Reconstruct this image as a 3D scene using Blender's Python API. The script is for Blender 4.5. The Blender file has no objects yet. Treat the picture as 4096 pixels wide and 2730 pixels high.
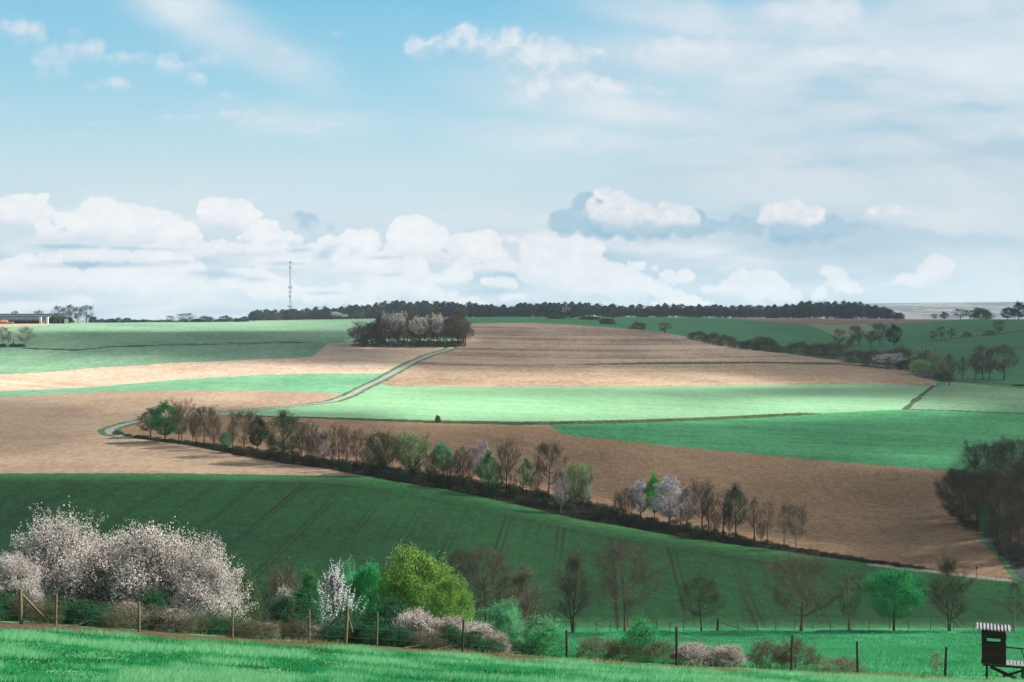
import bpy, math, random
import numpy as np

# ------------------------------------------------------------------ camera, sky, sun, exposure
SC = bpy.context.scene
F, H, ZC = 1422.2, 317.0, 50.0           # focal length in 1024-px units, horizon row, camera height
cd = bpy.data.cameras.new('camera'); cam = bpy.data.objects.new('camera', cd)
SC.collection.objects.link(cam)
cam.location = (0, 0, ZC); cam.rotation_euler = (math.radians(90), 0, 0)
cd.sensor_width = 36; cd.lens = 50; cd.shift_y = -24 / 1024
cd.clip_start = 0.5; cd.clip_end = 30000
SC.camera = cam
SC.view_settings.view_transform = 'Standard'; SC.view_settings.look = 'None'
SC.view_settings.gamma = 1; SC.view_settings.exposure = 1.3
SC.cycles.use_preview_denoising = True
SC.cycles.max_bounces = 6; SC.cycles.diffuse_bounces = 2; SC.cycles.transparent_max_bounces = 16
SC.cycles.volume_bounces = 0; SC.cycles.glossy_bounces = 1
SUN_EL, SUN_AZ = math.radians(36), math.radians(72)     # azimuth from +Y towards +X
SD = np.array([math.sin(SUN_AZ)*math.cos(SUN_EL), math.cos(SUN_AZ)*math.cos(SUN_EL), math.sin(SUN_EL)])
sl = bpy.data.lights.new('sun', 'SUN'); so = bpy.data.objects.new('sun', sl); SC.collection.objects.link(so)
sl.energy = 5.0; sl.angle = math.radians(0.5); sl.color = (1.0, 0.93, 0.84)
so.rotation_euler = (math.pi/2 - SUN_EL, 0, -SUN_AZ + math.pi)   # lamp looks along -SD
from mathutils import Vector
so.rotation_euler = Vector(SD).to_track_quat('Z', 'Y').to_euler()

W = bpy.data.worlds.new("World"); SC.world = W; W.use_nodes = True
wt = W.node_tree; wt.nodes.clear()

class E:                                        # tiny expression -> node compiler
    def __init__(s, sock): s.s = sock
    def __add__(a, b): return M('ADD', a, b)
    __radd__ = __add__
    def __sub__(a, b): return M('SUBTRACT', a, b)
    def __rsub__(a, b): return M('SUBTRACT', b, a)
    def __mul__(a, b): return M('MULTIPLY', a, b)
    __rmul__ = __mul__
    def __truediv__(a, b): return M('DIVIDE', a, b)
TREE = wt
def put(inp, v):
    if isinstance(v, E): TREE.links.new(v.s, inp)
    else: inp.default_value = v
def M(op, a, b=None, c=None, clamp=False):
    n = TREE.nodes.new('ShaderNodeMath'); n.operation = op; n.use_clamp = clamp
    put(n.inputs[0], a)
    if b is not None: put(n.inputs[1], b)
    if c is not None: put(n.inputs[2], c)
    return E(n.outputs[0])
def VM(op, a, b=None, c=None):
    n = TREE.nodes.new('ShaderNodeVectorMath'); n.operation = op
    put(n.inputs[0], a)
    if b is not None: put(n.inputs[1], b)
    if c is not None: put(n.inputs[2], c)
    return E(n.outputs['Value'] if op in ('LENGTH', 'DOT_PRODUCT') else n.outputs[0])
def XYZ(x, y, z=0.0):
    n = TREE.nodes.new('ShaderNodeCombineXYZ'); put(n.inputs[0], x); put(n.inputs[1], y); put(n.inputs[2], z); return E(n.outputs[0])
def NOISE(vec, scale=1.0, detail=4.0, rough=0.5, dist=0.0):
    n = TREE.nodes.new('ShaderNodeTexNoise'); put(n.inputs['Vector'], vec); n.inputs['Scale'].default_value = scale
    n.inputs['Detail'].default_value = detail; n.inputs['Roughness'].default_value = rough; n.inputs['Distortion'].default_value = dist
    return E(n.outputs['Fac'])
def STEP(x, a, b):                              # smoothstep, works for a > b too
    n = TREE.nodes.new('ShaderNodeMapRange'); n.interpolation_type = 'SMOOTHSTEP'
    put(n.inputs['Value'], x)
    lo, hi, t0, t1 = (a, b, 0.0, 1.0) if a < b else (b, a, 1.0, 0.0)
    n.inputs['From Min'].default_value = lo; n.inputs['From Max'].default_value = hi
    n.inputs['To Min'].default_value = t0; n.inputs['To Max'].default_value = t1
    return E(n.outputs[0])
def MIX(f, a, b, mode='MIX'):
    n = TREE.nodes.new('ShaderNodeMix'); n.data_type = 'RGBA'; n.blend_type = mode
    put(n.inputs[0], f)
    for k, v in ((6, a), (7, b)):
        put(n.inputs[k], v if isinstance(v, E) else (*v[:3], 1.0))
    return E(n.outputs[2])
def LIN(r, g, b): return tuple(((c/255)/12.92 if c/255 <= .04045 else ((c/255+.055)/1.055)**2.4) for c in (r, g, b))

def build_world():
    sky = wt.nodes.new('ShaderNodeTexSky'); sky.sky_type = 'NISHITA'; sky.sun_disc = False
    sky.sun_elevation = SUN_EL; sky.sun_rotation = SUN_AZ; sky.altitude = 100; sky.air_density = 1.0; sky.dust_density = 1.0; sky.ozone_density = 2.0
    tc = wt.nodes.new('ShaderNodeTexCoord')
    n = NOISE(E(tc.outputs['Generated']), 3.0, 3.0, 0.5)
    c = MIX(STEP(n, 0.35, 0.6)*0.5 + 0.4, E(sky.outputs[0]), (3.3, 3.0, 2.6))       # broken overcast
    bg = wt.nodes.new('ShaderNodeBackground'); put(bg.inputs[0], c); bg.inputs[1].default_value = 0.05
    out = wt.nodes.new('ShaderNodeOutputWorld'); wt.links.new(bg.outputs[0], out.inputs[0])
build_world()

# ------------------------------------------------------------------ helpers
COL = SC.collection
rng = np.random.default_rng(7)
def tag(o, label=None, cat=None, group=None, kind=None):
    if label: o['label'] = label
    if cat: o['category'] = cat
    if group: o['group'] = group
    if kind: o['kind'] = kind
    return o
def mesh_np(name, V, faces, mats=None, midx=None, attrs=None, smooth=False):
    """V (n,3); faces = (k,3) or (k,4) array or list of such arrays"""
    if not isinstance(faces, list): faces = [faces]
    faces = [np.asarray(f, dtype=np.int32) for f in faces if len(f)]
    me = bpy.data.meshes.new(name)
    V = np.asarray(V, dtype=np.float32)
    nl = sum(f.size for f in faces); nf = sum(len(f) for f in faces)
    me.vertices.add(len(V)); me.vertices.foreach_set('co', V.ravel())
    me.loops.add(nl); me.polygons.add(nf)
    li = np.concatenate([f.ravel() for f in faces]); me.loops.foreach_set('vertex_index', li)
    tot = np.concatenate([np.full(len(f), f.shape[1], np.int32) for f in faces])
    st = np.concatenate([[0], np.cumsum(tot)[:-1]]).astype(np.int32)
    me.polygons.foreach_set('loop_start', st); me.polygons.foreach_set('loop_total', tot)
    if midx is not None: me.polygons.foreach_set('material_index', np.asarray(midx, np.int32))
    if smooth: me.polygons.foreach_set('use_smooth', np.ones(nf, bool))
    for m in (mats or []): me.materials.append(m)
    for k, a in (attrs or {}).items():
        at = me.attributes.new(k, 'FLOAT', 'POINT'); at.data.foreach_set('value', np.asarray(a, np.float32))
    me.update(calc_edges=True)
    return me
def obj(name, me, parent=None, loc=None):
    o = bpy.data.objects.new(name, me); COL.objects.link(o)
    if parent: o.parent = parent
    if loc is not None: o.location = loc
    return o
def empty(name, loc, rz=0.0, scale=(1, 1, 1)):
    o = bpy.data.objects.new(name, None); COL.objects.link(o)
    o.location = loc; o.rotation_euler = (0, 0, rz); o.scale = scale; o.empty_display_size = 0.5
    return o
def material(name, fn, rough=0.9, spec=0.1):
    global TREE
    m = bpy.data.materials.new(name); m.use_nodes = True; t = m.node_tree; t.nodes.clear()
    old = TREE; TREE = t
    out = t.nodes.new('ShaderNodeOutputMaterial')
    r = fn(t)
    if isinstance(r, E) or isinstance(r, tuple):
        b = t.nodes.new('ShaderNodeBsdfPrincipled')
        put(b.inputs['Base Color'], r if isinstance(r, E) else (*r, 1.0))
        b.inputs['Roughness'].default_value = rough; b.inputs['Specular IOR Level'].default_value = spec
        t.links.new(b.outputs[0], out.inputs[0])
    else: t.links.new(r, out.inputs[0])
    TREE = old
    return m
def OBJC(t):
    n = t.nodes.new('ShaderNodeTexCoord'); return E(n.outputs['Object'])
def ATTR(t, name):
    n = t.nodes.new('ShaderNodeAttribute'); n.attribute_name = name; return E(n.outputs['Fac'])
def PERPT(vec, s): return VM('MULTIPLY', vec, s)

# ------------------------------------------------------------------ terrain height field
# per image column: (distance, row seen there); rows for y > 30 become heights
CTRL = {
 0:    [(38,682),(58,622),(100,640),(190,628),(245,560),(330,473),(430,432),(560,397),(680,375),(820,347),(1000,324),(1250,322.9),(1700,322.7),(2300,323.5),(3500,327),(7000,320.8)],
 128:  [(38,686),(59,631),(100,642),(190,628),(250,556),(335,473),(440,431),(560,397),(690,373),(830,346),(1050,323.3),(1300,322.5),(1700,322.3),(2300,323.5),(3500,327),(7000,320.5)],
 256:  [(38,690),(60,640),(100,648),(190,628),(255,552),(340,475),(365,461),(470,416),(545,397),(655,373),(775,350),(1020,325),(1400,321.2),(1700,320.6),(2300,320),(3500,326),(7000,318)],
 384:  [(38,694),(61,647),(100,650),(190,628),(250,556),(333,481),(460,420),(580,385),(765,350),(1020,324),(1300,319.5),(1700,318.5),(2300,320),(3500,326),(7000,314)],
 512:  [(38,697),(62,656),(100,654),(190,628),(250,565),(322,503),(450,424),(565,387),(690,364),(1000,322.5),(1300,317.8),(1700,316.8),(2300,319),(3500,326),(7000,312)],
 640:  [(38,699),(63,664),(100,658),(190,628),(240,580),(308,530),(445,433),(560,387),(690,364.5),(950,328),(1080,330),(1350,320.5),(1700,317),(2300,319),(3500,326),(7000,312)],
 768:  [(38,701),(64,671),(100,659),(190,628),(230,594),(290,548),(430,455),(540,415),(640,385),(755,364),(835,352.5),(920,356),(1050,345),(1300,331),(1600,319.5),(1750,318.2),(2300,321),(3500,326),(7000,306)],
 896:  [(38,702),(65,677),(100,660),(190,628),(225,600),(265,567),(400,469),(520,411),(610,391),(720,370),(780,371),(900,356),(1020,343),(1300,328),(1560,320),(1750,319),(2300,322),(3500,324),(5000,312),(7000,303)],
 1024: [(38,703),(66,680.5),(100,661),(190,628.5),(220,604),(247,580),(300,530),(370,480),(440,440),(510,412),(590,391),(620,389),(680,380),(900,356),(1100,338),(1400,322),(1600,319.5),(1750,319.2),(2300,322),(3500,323),(5000,310),(7000,302)],
}
def pchip(xs, ys, x):
    xs, ys = np.array(xs, float), np.array(ys, float)
    h = np.diff(xs); d = np.diff(ys)/h; m = np.zeros_like(ys)
    for i in range(1, len(xs)-1):
        if d[i-1]*d[i] > 0:
            w1, w2 = 2*h[i]+h[i-1], h[i]+2*h[i-1]; m[i] = (w1+w2)/(w1/d[i-1]+w2/d[i])
    m[0], m[-1] = d[0], d[-1]
    i = np.clip(np.searchsorted(xs, x)-1, 0, len(xs)-2); t = (x-xs[i])/h[i]
    t = np.clip(t, -0.5, 1.0)
    return ((2*t**3-3*t**2+1)*ys[i]+(t**3-2*t**2+t)*h[i]*m[i]+(-2*t**3+3*t**2)*ys[i+1]+(t**3-t**2)*h[i]*m[i+1])
YS = np.exp(np.linspace(math.log(25), math.log(14000), 1400))
PXS = np.arange(-1600, 2640, 16.0)
ck = sorted(CTRL)
zc = []
for k in ck:
    pts = CTRL[k]; yy = [0, 20]+[p[0] for p in pts]+[14000]; zz = [-1.75, -5.6]+[-(p[1]-H)/F*p[0] for p in pts]
    zz.append(zz[-1]-40)
    zc.append(pchip(yy, zz, YS))
zc = np.array(zc)
ZT = np.zeros((len(PXS), len(YS)))
cols = np.clip(PXS, 0, 1024)
for j in range(len(YS)): ZT[:, j] = np.interp(cols, ck, zc[:, j])
ker = np.exp(-np.linspace(-2, 2, 13)**2); ker /= ker.sum()
pad = np.pad(ZT, ((6, 6), (0, 0)), mode='edge')
ZT = sum(ker[i]*pad[i:i+len(PXS)] for i in range(13))
LY = np.log(YS)
def zrel(x, y):
    x = np.asarray(x, float); y = np.asarray(y, float)
    yy = np.maximum(y, 30.0); px = 512 + F*x/yy
    a = np.clip((px-PXS[0])/16.0, 0, len(PXS)-1.001); b = np.clip((np.log(yy)-LY[0])/(LY[1]-LY[0]), 0, len(YS)-1.001)
    i, j = a.astype(int), b.astype(int); fa, fb = a-i, b-j
    z = (ZT[i, j]*(1-fa)+ZT[i+1, j]*fa)*(1-fb)+(ZT[i, j+1]*(1-fa)+ZT[i+1, j+1]*fa)*fb
    t = np.clip(y/30.0, 0, 1)
    return np.where(y < 30, -1.75+(z+1.75)*t, z)
def ground(x, y): return float(zrel(x, y)) + ZC
def vrow(x, y): return H - F*zrel(x, y)/np.maximum(y, 1)
YC = np.exp(np.linspace(math.log(34), math.log(8000), 3000))
def cast(sx, sy, ymin=34.0):
    """distance at which the sight line through (sx, sy) of the 4096-wide view meets the ground"""
    px, py = sx/4.0, sy/4.0; u = (px-512)/F
    ys = YC[YC >= ymin]; v = vrow(u*ys, ys)
    k = np.argmax(v <= py)
    if v[k] > py: return float(ys[np.argmin(v)])
    if k == 0: return float(ys[0])
    t = (v[k-1]-py)/max(v[k-1]-v[k], 1e-9)
    return float(ys[k-1]+t*(ys[k]-ys[k-1]))
def soilw(px): return 3.4+2.0*np.clip(px, 0, 1100)/1024
def fence_y(px): return 58+8*np.clip(px, -200, 1300)/1024

# ------------------------------------------------------------------ value noise for per-vertex soil and crop variation
def vnoise(x, y, seed=0):
    x = np.asarray(x, float); y = np.asarray(y, float)
    xi, yi = np.floor(x).astype(np.int64), np.floor(y).astype(np.int64); fx, fy = x-xi, y-yi
    fx, fy = fx*fx*(3-2*fx), fy*fy*(3-2*fy)
    def h(a, b):
        n = (a*374761393 + b*668265263 + seed*974634777) & 0x7fffffff
        n = ((n ^ (n >> 13))*1274126177) & 0x7fffffff
        return ((n ^ (n >> 16)) & 0xffff)/65535.0
    return (h(xi, yi)*(1-fx)+h(xi+1, yi)*fx)*(1-fy)+(h(xi, yi+1)*(1-fx)+h(xi+1, yi+1)*fx)*fy
def fbm(x, y, seed=0, o=4):
    s = 0; a = 0.5; t = 0
    for k in range(o):
        s = s+a*vnoise(x*2**k, y*2**k, seed+k); t += a; a *= 0.5
    return s/t
def inpoly(px, py, poly):
    r = np.zeros(px.shape, bool); n = len(poly)
    for i in range(n):
        x0, y0 = poly[i]; x1, y1 = poly[(i+1) % n]
        if y0 == y1: continue
        c = ((y0 > py) != (y1 > py)) & (px < (x1-x0)*(py-y0)/(y1-y0)+x0)
        r ^= c
    return r
def polydist(px, py, pl, closed=False):
    d = np.full(px.shape, 1e9)
    for (x0, y0), (x1, y1) in zip(pl[:-1], pl[1:]):
        dx, dy = x1-x0, y1-y0; L = dx*dx+dy*dy+1e-12
        t = np.clip(((px-x0)*dx+(py-y0)*dy)/L, 0, 1)
        d = np.minimum(d, np.hypot(px-x0-t*dx, py-y0-t*dy))
    return d
def curve(pts):
    a = np.array(pts, float); return lambda x: np.interp(x, a[:, 0], a[:, 1])

def sky_fields(sx, sy):
    """veil, cover, lit for directions given in pixels of the wide view (sx right, sy down)"""
    def n(x, y, s, o=5): return fbm(x, y, s, o)
    def st(x, a, b):
        t = np.clip((x-a)/(b-a), 0, 1); return t*t*(3-2*t)
    wx = sx+90*(n(sx/330, sy/240, 1)-.5)+34*(n(sx/75, sy/60, 2)-.5); wy = sy+70*(n(sx/330, sy/240, 3)-.5)+30*(n(sx/75, sy/60, 4)-.5)
    def ell(x, y, l):
        d = np.zeros_like(sx)
        for (cx, cy, rx, ry, rot, a) in l:
            c, s = math.cos(math.radians(rot)), math.sin(math.radians(rot))
            X, Y = (x-cx)*c+(y-cy)*s, -(x-cx)*s+(y-cy)*c
            d = np.maximum(d, a*np.exp(-1.1*((X/rx)**2+(Y/ry)**2)**1.3))
        return d
    # thin veils
    big = n(wx/700+3, wy/260, 11, 5); fine = n(wx/260, wy/70, 12, 5)
    right = st(sx+0.35*sy, 1900, 3500)
    v = ell(wx, wy, [(800,60,420,130,28,.75),(1050,200,330,110,28,.6),(1150,255,160,60,10,.6),(2750,60,450,90,5,.9),(3250,90,400,110,0,1),(3900,150,600,260,0,1.1),(3000,240,900,120,4,.85),(3400,420,900,160,0,.75),(2500,420,500,90,5,.75),(2300,330,500,120,0,.7),(3700,620,700,160,0,.7),(3300,700,800,140,0,.65),(2200,540,500,80,4,.5),(1400,840,900,90,3,.7),(3000,960,1400,140,0,.85),(3900,900,600,160,0,.6),(1150,480,400,70,4,.4)])
    veil = np.clip(v*(0.55+0.9*big)+0.25*right+0.5*right*(fine-.42)+0.18*(fine-.5), 0, 1)
    dark = st(n(wx/600+9, wy/150, 14, 5), .42, .78)*(right*.7+.1)          # blue-grey undersides of the veil
    cov = veil*0.82; lit = 0.70+0.5*(big-.45)-0.38*dark
    cov = np.maximum(cov, dark*right*.5)
    # soft small clouds
    H0 = np.zeros_like(sx)
    def layer(l, amp, edge, seed, base, top, opac, gs=1.14, puff=1.0, blue=.75):
        """l: (cx, cy, rx, ry) humps with flat undersides"""
        nonlocal cov, lit
        l = [(cx, cy, rx*(.5+.5*gs), ry*gs) for (cx, cy, rx, ry) in l]; r = random.Random(seed); h = np.full(sx.shape, -50.0); hb = np.full(sx.shape, -50.0)
        px_ = sx+0.5*(wx-sx); py_ = sy+0.42*(wy-sy)
        for (cx, cy, rx, ry) in l:
            k = int(7*puff*max(1.0, rx/ry)) + 6
            for i in range(k):
                a = r.uniform(-1, 1); top_ = math.sqrt(max(0, 1-a*a)); b = r.uniform(-1, .75)
                R = ry*r.uniform(.36, .85)*(0.6+.4*top_); X = cx+a*(rx-R*.5); Y = cy+b*top_*(ry-R*.4)
                zz = r.uniform(0, .5)*R
                m = (abs(sx-X) < R*1.9+60) & (abs(sy-Y) < R*1.9+50)
                if not m.any(): continue
                q = 1-((px_[m]-X)/(R*1.15))**2-((py_[m]-Y)/R)**2
                hh = np.where(q > 0, np.sqrt(np.maximum(q, 0))*R, q*R*0.8)+zz
                cur = h[m]; kk = R*.35
                t = np.clip(.5+.5*(hh-cur)/kk, 0, 1); h[m] = cur*(1-t)+hh*t+kk*t*(1-t)
            # flat underside
        f = n(px_/42, py_/34, seed+1, 5)-.5; g = n(px_/150, py_/110, seed+2, 4)-.5
        hh = h+amp*(f*1.15+g*.8)+14*(n(px_/14, py_/12, seed+6, 3)-.5)
        gy, gx = np.gradient(hh)
        ds = abs(sx[0, 1]-sx[0, 0]); dt = abs(sy[1, 0]-sy[0, 0])
        L = (gx/ds*(-.45)+gy/dt*(.85))                     # brighter towards the upper right
        f2 = n(px_/15, py_/12, seed+3, 4)-.5
        sh = np.clip(.70+.50*np.tanh(L*.8)+.50*f+.30*f2, 0, 1)
        # lower part of every hump is greyer
        w = np.zeros_like(sx); s = np.zeros_like(sx)
        for (cx, cy, rx, ry) in l:
            e = np.exp(-((sx-cx)/rx)**2-((sy-cy)/ry)**2)+1e-9; w += e; s += e*np.clip((sy-cy)/ry, -1.2, 1.2)
        vert = s/w
        lowp = np.clip(vert+.15+.5*(g), 0, 1.2)
        sh = np.clip(sh-blue*lowp*lowp*1.1, 0, 1)
        a = st(hh-5*lowp, -4, edge*(1.0+1.3*lowp)-4)
        ll = base+(top-base)*sh
        a = a*opac
        lit = lit*(1-a)+ll*a; cov = 1-(1-cov)*(1-a)
    small = [(60,130,110,35),(130,160,60,30),(300,135,28,20),(240,215,100,42),(350,205,55,38),(215,290,75,34),(520,245,90,30),(700,270,75,38),(830,255,60,24),(460,345,48,30),(375,352,30,17),(770,330,50,26),(1140,205,40,20),(1350,140,40,16),(910,390,40,14),(415,500,60,14),(330,545,30,10)]
    layer(small, 46, 80, 101, .66, .88, .72, 1.3, 1.0, .25)
    layer([(710,470,90,16),(940,462,90,14),(1080,490,130,14),(1230,498,130,14),(1180,530,110,16)], 26, 44, 102, .70, .86, .62, 1.3, 1.0, .2)
    hi = [(1700,190,60,38),(1760,200,60,34),(1880,180,80,42),(1990,180,70,46),(2080,165,60,38),(2060,225,120,50),(2200,230,130,50),(2330,240,90,30),(2180,300,120,45),(2130,390,100,36),(2300,350,100,40),(2450,365,90,38),(2600,375,110,22)]
    layer(hi, 76, 85, 103, .64, .92, .85, 1.45, 1.0, .3)
    layer([(2620,225,60,28),(2700,210,80,30),(2900,200,120,30),(3250,60,160,40),(3350,110,80,30),(3400,230,120,26),(2180,575,90,22),(2500,560,60,24),(2760,570,60,18),(3560,610,130,14),(3030,630,80,12),(2520,600,110,20)], 50, 90, 104, .7, .92, .6, 1.8, 1.0, .2)
    # horizon bank: blue-grey body first, then the bright heads
    bk = n(wx/400, wy/80, 21, 5); body = st(sy-730+ (bk-.5)*260+ np.where(sx > 2900, (sx-2900)*.12, 0), 60, 260)*np.where(sx > 3300, np.clip(1-(sx-3300)/900, .35, 1), 1)
    bl = np.clip(.52+1.2*(bk-.5)+.12*(fine-.5)+.12*st(-sx,-1600,-300), .2, .95)
    a = body*.85; lit = lit*(1-a)+bl*a; cov = 1-(1-cov)*(1-a)
    layer([(80,860,120,45),(30,870,80,50),(140,825,60,35),(870,860,60,55),(930,870,90,55),(990,900,60,35),(400,860,60,50),(450,880,90,60)], 63, 13, 105, .66, 1.0, 1, puff=1.2)
    layer([(270,920,110,45),(330,900,80,45),(480,910,120,70),(570,900,60,60),(640,930,90,60),(720,950,70,40),(1080,950,130,36)], 63, 11, 106, .68, 1.0, 1, puff=1.2)
    layer([(1430,965,70,42),(1310,955,30,14),(1390,990,90,40),(1600,940,50,45),(1660,940,70,60),(1720,970,80,50),(1840,985,60,45),(1920,990,75,48),(1950,1030,60,35),(1860,1020,120,35),(1650,1000,110,40)], 57, 10, 107, .66, 1.0, 1, puff=1.2)
    layer([(300,1030,140,32),(480,1035,160,30),(700,1010,150,34),(900,1000,110,22),(1080,1000,130,20),(1130,1060,130,26),(1280,1010,110,28),(1500,1060,90,40),(1900,1070,80,26),(2020,1070,40,26),(1620,1080,80,34)], 57, 12, 108, .60, .97, .95)
    layer([(40,1110,120,60),(160,1090,90,60),(330,1120,140,46),(480,1120,130,50),(660,1120,90,70),(740,1100,70,60),(620,1160,150,40),(1000,1140,120,45),(1080,1170,120,40),(1200,1180,60,26)], 63, 13, 109, .66, 1.0, 1)
    layer([(1280,1190,70,36),(1420,1190,120,40),(1540,1150,70,45),(1640,1120,60,60),(1450,1060,110,40),(1700,1180,60,30),(2000,1135,70,24),(1820,1115,70,26),(1800,1200,50,24),(1850,1210,60,22),(2050,1200,50,20)], 57, 13, 110, .62, 1.0, .95)
    layer([(2050,965,50,16),(2150,1000,70,45),(2240,1010,100,55),(2340,1010,70,45),(2130,1090,45,50),(2250,1100,110,60),(2400,1090,80,40),(2350,1150,80,40),(2500,1150,90,55),(2460,1110,80,40),(2620,1160,60,30),(2700,1110,60,24),(2550,1070,70,20)], 57, 15, 111, .62, .98, .95)
    layer([(2740,1120,40,20),(2960,1140,40,38),(2990,1180,30,26),(3080,1150,60,50),(3140,1190,70,34),(3020,1200,30,26),(3330,1100,50,20),(3340,1140,40,30),(3380,1170,60,26),(3640,1130,60,26),(3750,1080,60,40),(3720,1120,70,40),(2880,1160,60,24),(3300,1190,60,28),(2680,1190,60,20),(2640,1160,30,34),(3550,1140,20,8),(2910,1075,60,8)], 52, 17, 112, .60, .97, .85)
    layer([(90,1240,120,34),(20,1250,60,26),(250,1215,110,20),(1900,1225,90,20),(2780,1215,80,20),(1450,1235,60,14),(2660,1220,50,16)], 50, 12, 113, .58, 1.0, .95)
    # the two separate clouds with dark undersides
    layer([(2260,910,40,40),(2300,890,50,50),(2350,840,40,45),(2400,890,80,55),(2560,910,200,42),(2760,900,90,45),(2830,910,60,30),(2960,905,60,38),(3030,900,60,34),(3130,910,70,50),(3200,930,140,45),(3300,920,60,45),(3400,925,50,20),(3440,915,40,20),(3500,920,30,12),(1200,865,50,20),(1240,890,40,30),(1320,905,12,20)], 42, 30, 114, .05, .45, .95, 1.12, 1.0, .6)
    layer([(2440,800,50,38),(2410,830,50,30),(2400,860,60,30),(2480,880,90,45),(2540,860,80,34),(2600,885,90,42),(2680,870,80,40),(2740,880,40,34),(3140,850,50,42),(3180,870,80,44),(3230,885,60,36),(3090,880,50,34),(3560,850,100,24)], 46, 30, 115, .42, 1.0, .96, 1.25, .9, .8)
    band = ell(wx, sy+.25*(wy-sy), [(260,987,120,11,2,1),(520,996,200,7,1,.5),(420,1062,260,12,0,.8),(700,1050,120,8,0,.5),(860,1100,120,16,2,.8),(1010,1120,60,14,0,.7),(80,1185,110,14,3,.7),(150,1200,120,12,0,.7),(240,1248,170,10,0,.6),(900,1246,260,14,0,.5),(1130,1055,80,9,0,.7),(1310,1010,50,22,-30,.6),(1520,1030,60,8,0,.6),(1290,1172,90,7,0,.7),(1560,1100,70,10,0,.5),(1960,1165,110,16,0,.7),(2010,1100,60,12,0,.6),(1200,1000,60,8,0,.6),(2050,1215,100,20,0,.5),(560,1220,200,10,0,.4)])
    band = band*(1-.5*st(sx, 2200, 2600)); lit = lit-.55*band
    return cov, np.clip(lit, 0, 1)

def build_sky():
    K = 1.0 / (2 ** SC.view_settings.exposure)
    def col(*c): return tuple(v*K for v in LIN(*c))
    R = 16000.0
    fr = np.concatenate([np.arange(-120, -4, 4.0), np.arange(-4, 1028, 1.0), np.arange(1028, 1145, 4.0)]); side = np.radians(np.concatenate([np.linspace(-180, -26, 60)]))
    az = np.concatenate([side, np.arctan((fr-512)/F), -side[::-1]]); az = np.sort(az)
    w = np.concatenate([np.linspace(-0.03, -0.004, 4), np.arange(0, 0.235, 0.00075), np.linspace(0.25, 0.42, 8)])   # tangent of elevation seen straight ahead
    A, Wv = np.meshgrid(az, w)
    inside = np.abs(A) < 0.5
    sx = np.where(inside, (np.tan(np.clip(A, -0.5, 0.5))*F+512)*4, 2048+A*F*4)
    wv = Wv/np.where(inside, 1.0, 1.0)
    sy = (H-wv*F)*4
    cov, lit = sky_fields(sx, sy)
    d = np.stack([np.sin(A), np.cos(A), Wv*np.cos(np.clip(A, -0.5, 0.5))], -1); d /= np.linalg.norm(d, axis=-1, keepdims=True)
    V = d.reshape(-1, 3)*R+np.array([0, 0, ZC])
    nr, nc = A.shape; ii = (np.arange(nr-1)[:, None]*nc+np.arange(nc-1)[None, :]).ravel()
    Q = np.column_stack([ii, ii+nc, ii+nc+1, ii+1])
    def fn(t):
        P = OBJC(t); sp = t.nodes.new('ShaderNodeSeparateXYZ'); t.links.new(P.s, sp.inputs[0])
        e = (E(sp.outputs[2]) - ZC) / (R*0.2233)
        def ramp(f, stops):
            r = t.nodes.new('ShaderNodeValToRGB'); put(r.inputs[0], f); el = r.color_ramp.elements
            while len(el) < len(stops): el.new(0.5)
            for q, (p, c) in zip(el, stops): q.position = p; q.color = (*col(*c), 1)
            return E(r.outputs[0])
        base = ramp(e, [(0, (176,212,230)), (.25, (210,229,237)), (.45, (198,225,235)), (.7, (160,212,233)), (1, (124,196,229))])
        cl = ramp(ATTR(t, 'lit'), [(0, (122,178,210)), (.5, (186,211,227)), (.75, (224,231,239)), (1, (255,254,254))])
        c = MIX(ATTR(t, 'cover'), base, cl)
        em = t.nodes.new('ShaderNodeEmission'); put(em.inputs[0], c); em.inputs[1].default_value = 1.0
        return em.outputs[0]
    m = material('sky_and_clouds', fn); m.cycles.emission_sampling = 'NONE'
    tag(obj('sky', mesh_np('sky', V, Q, [m], None, {'cover': cov.ravel(), 'lit': lit.ravel()}, True)), kind='structure')
build_sky()

# boundaries of the fields, in pixels of the 4096-wide view; every cell they enclose is a patch of real ground
C1 = curve([(-900,1893),(700,1893),(1400,1903),(1500,1912),(1605,1930),(1800,1961),(2040,2013),(2324,2081),(2527,2112),(2761,2154),(3041,2192),(3300,2230),(3600,2270),(4096,2328),(5000,2420)])
C1B = curve([(440,1741),(504,1748),(748,1781),(966,1824),(1140,1855),(1314,1876),(1424,1898),(1605,1928)])
C2 = curve([(440,1735),(465,1724),(530,1741),(670,1759),(835,1776),(944,1794),(1053,1807),(1140,1815),(1314,1842),(1424,1855),(1561,1872),(1735,1898),(1909,1928),(2040,1950),(2170,1968),(2324,2007),(2410,2030),(2551,2068),(2667,2096),(2808,2119),(2948,2152),(3088,2174),(3300,2210),(3500,2242),(3700,2272),(3900,2300),(4096,2318),(5000,2410)])
C3 = curve([(853,1655),(1024,1660),(1100,1668),(1300,1676),(1500,1683),(1700,1690),(2048,1697),(2200,1699)])
STRIP = curve([(1024,1664),(1300,1672),(1500,1679),(1700,1686),(2048,1693),(2200,1692),(2500,1686),(2800,1676),(3072,1663),(3200,1656),(3300,1654)])
RG = curve([(2190,1696),(2250,1735),(2285,1742),(2500,1765),(2800,1795),(3100,1825),(3400,1852),(3650,1872),(3780,1880),(4096,1900),(5000,1950)])
ROAD = [(1500,1378),(1700,1379),(1764,1381),(1795,1386),(1806,1391),(1781,1402),(1720,1418),(1655,1446),(1590,1481),(1524,1518),(1459,1548),(1394,1583),(1329,1605),(1242,1616),(1111,1629),(1024,1637),(957,1642),(853,1651),(748,1661),(650,1671),(587,1678),(522,1691),(465,1707),(440,1718),(436,1726),(446,1735),(470,1742),(496,1747)]
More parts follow.
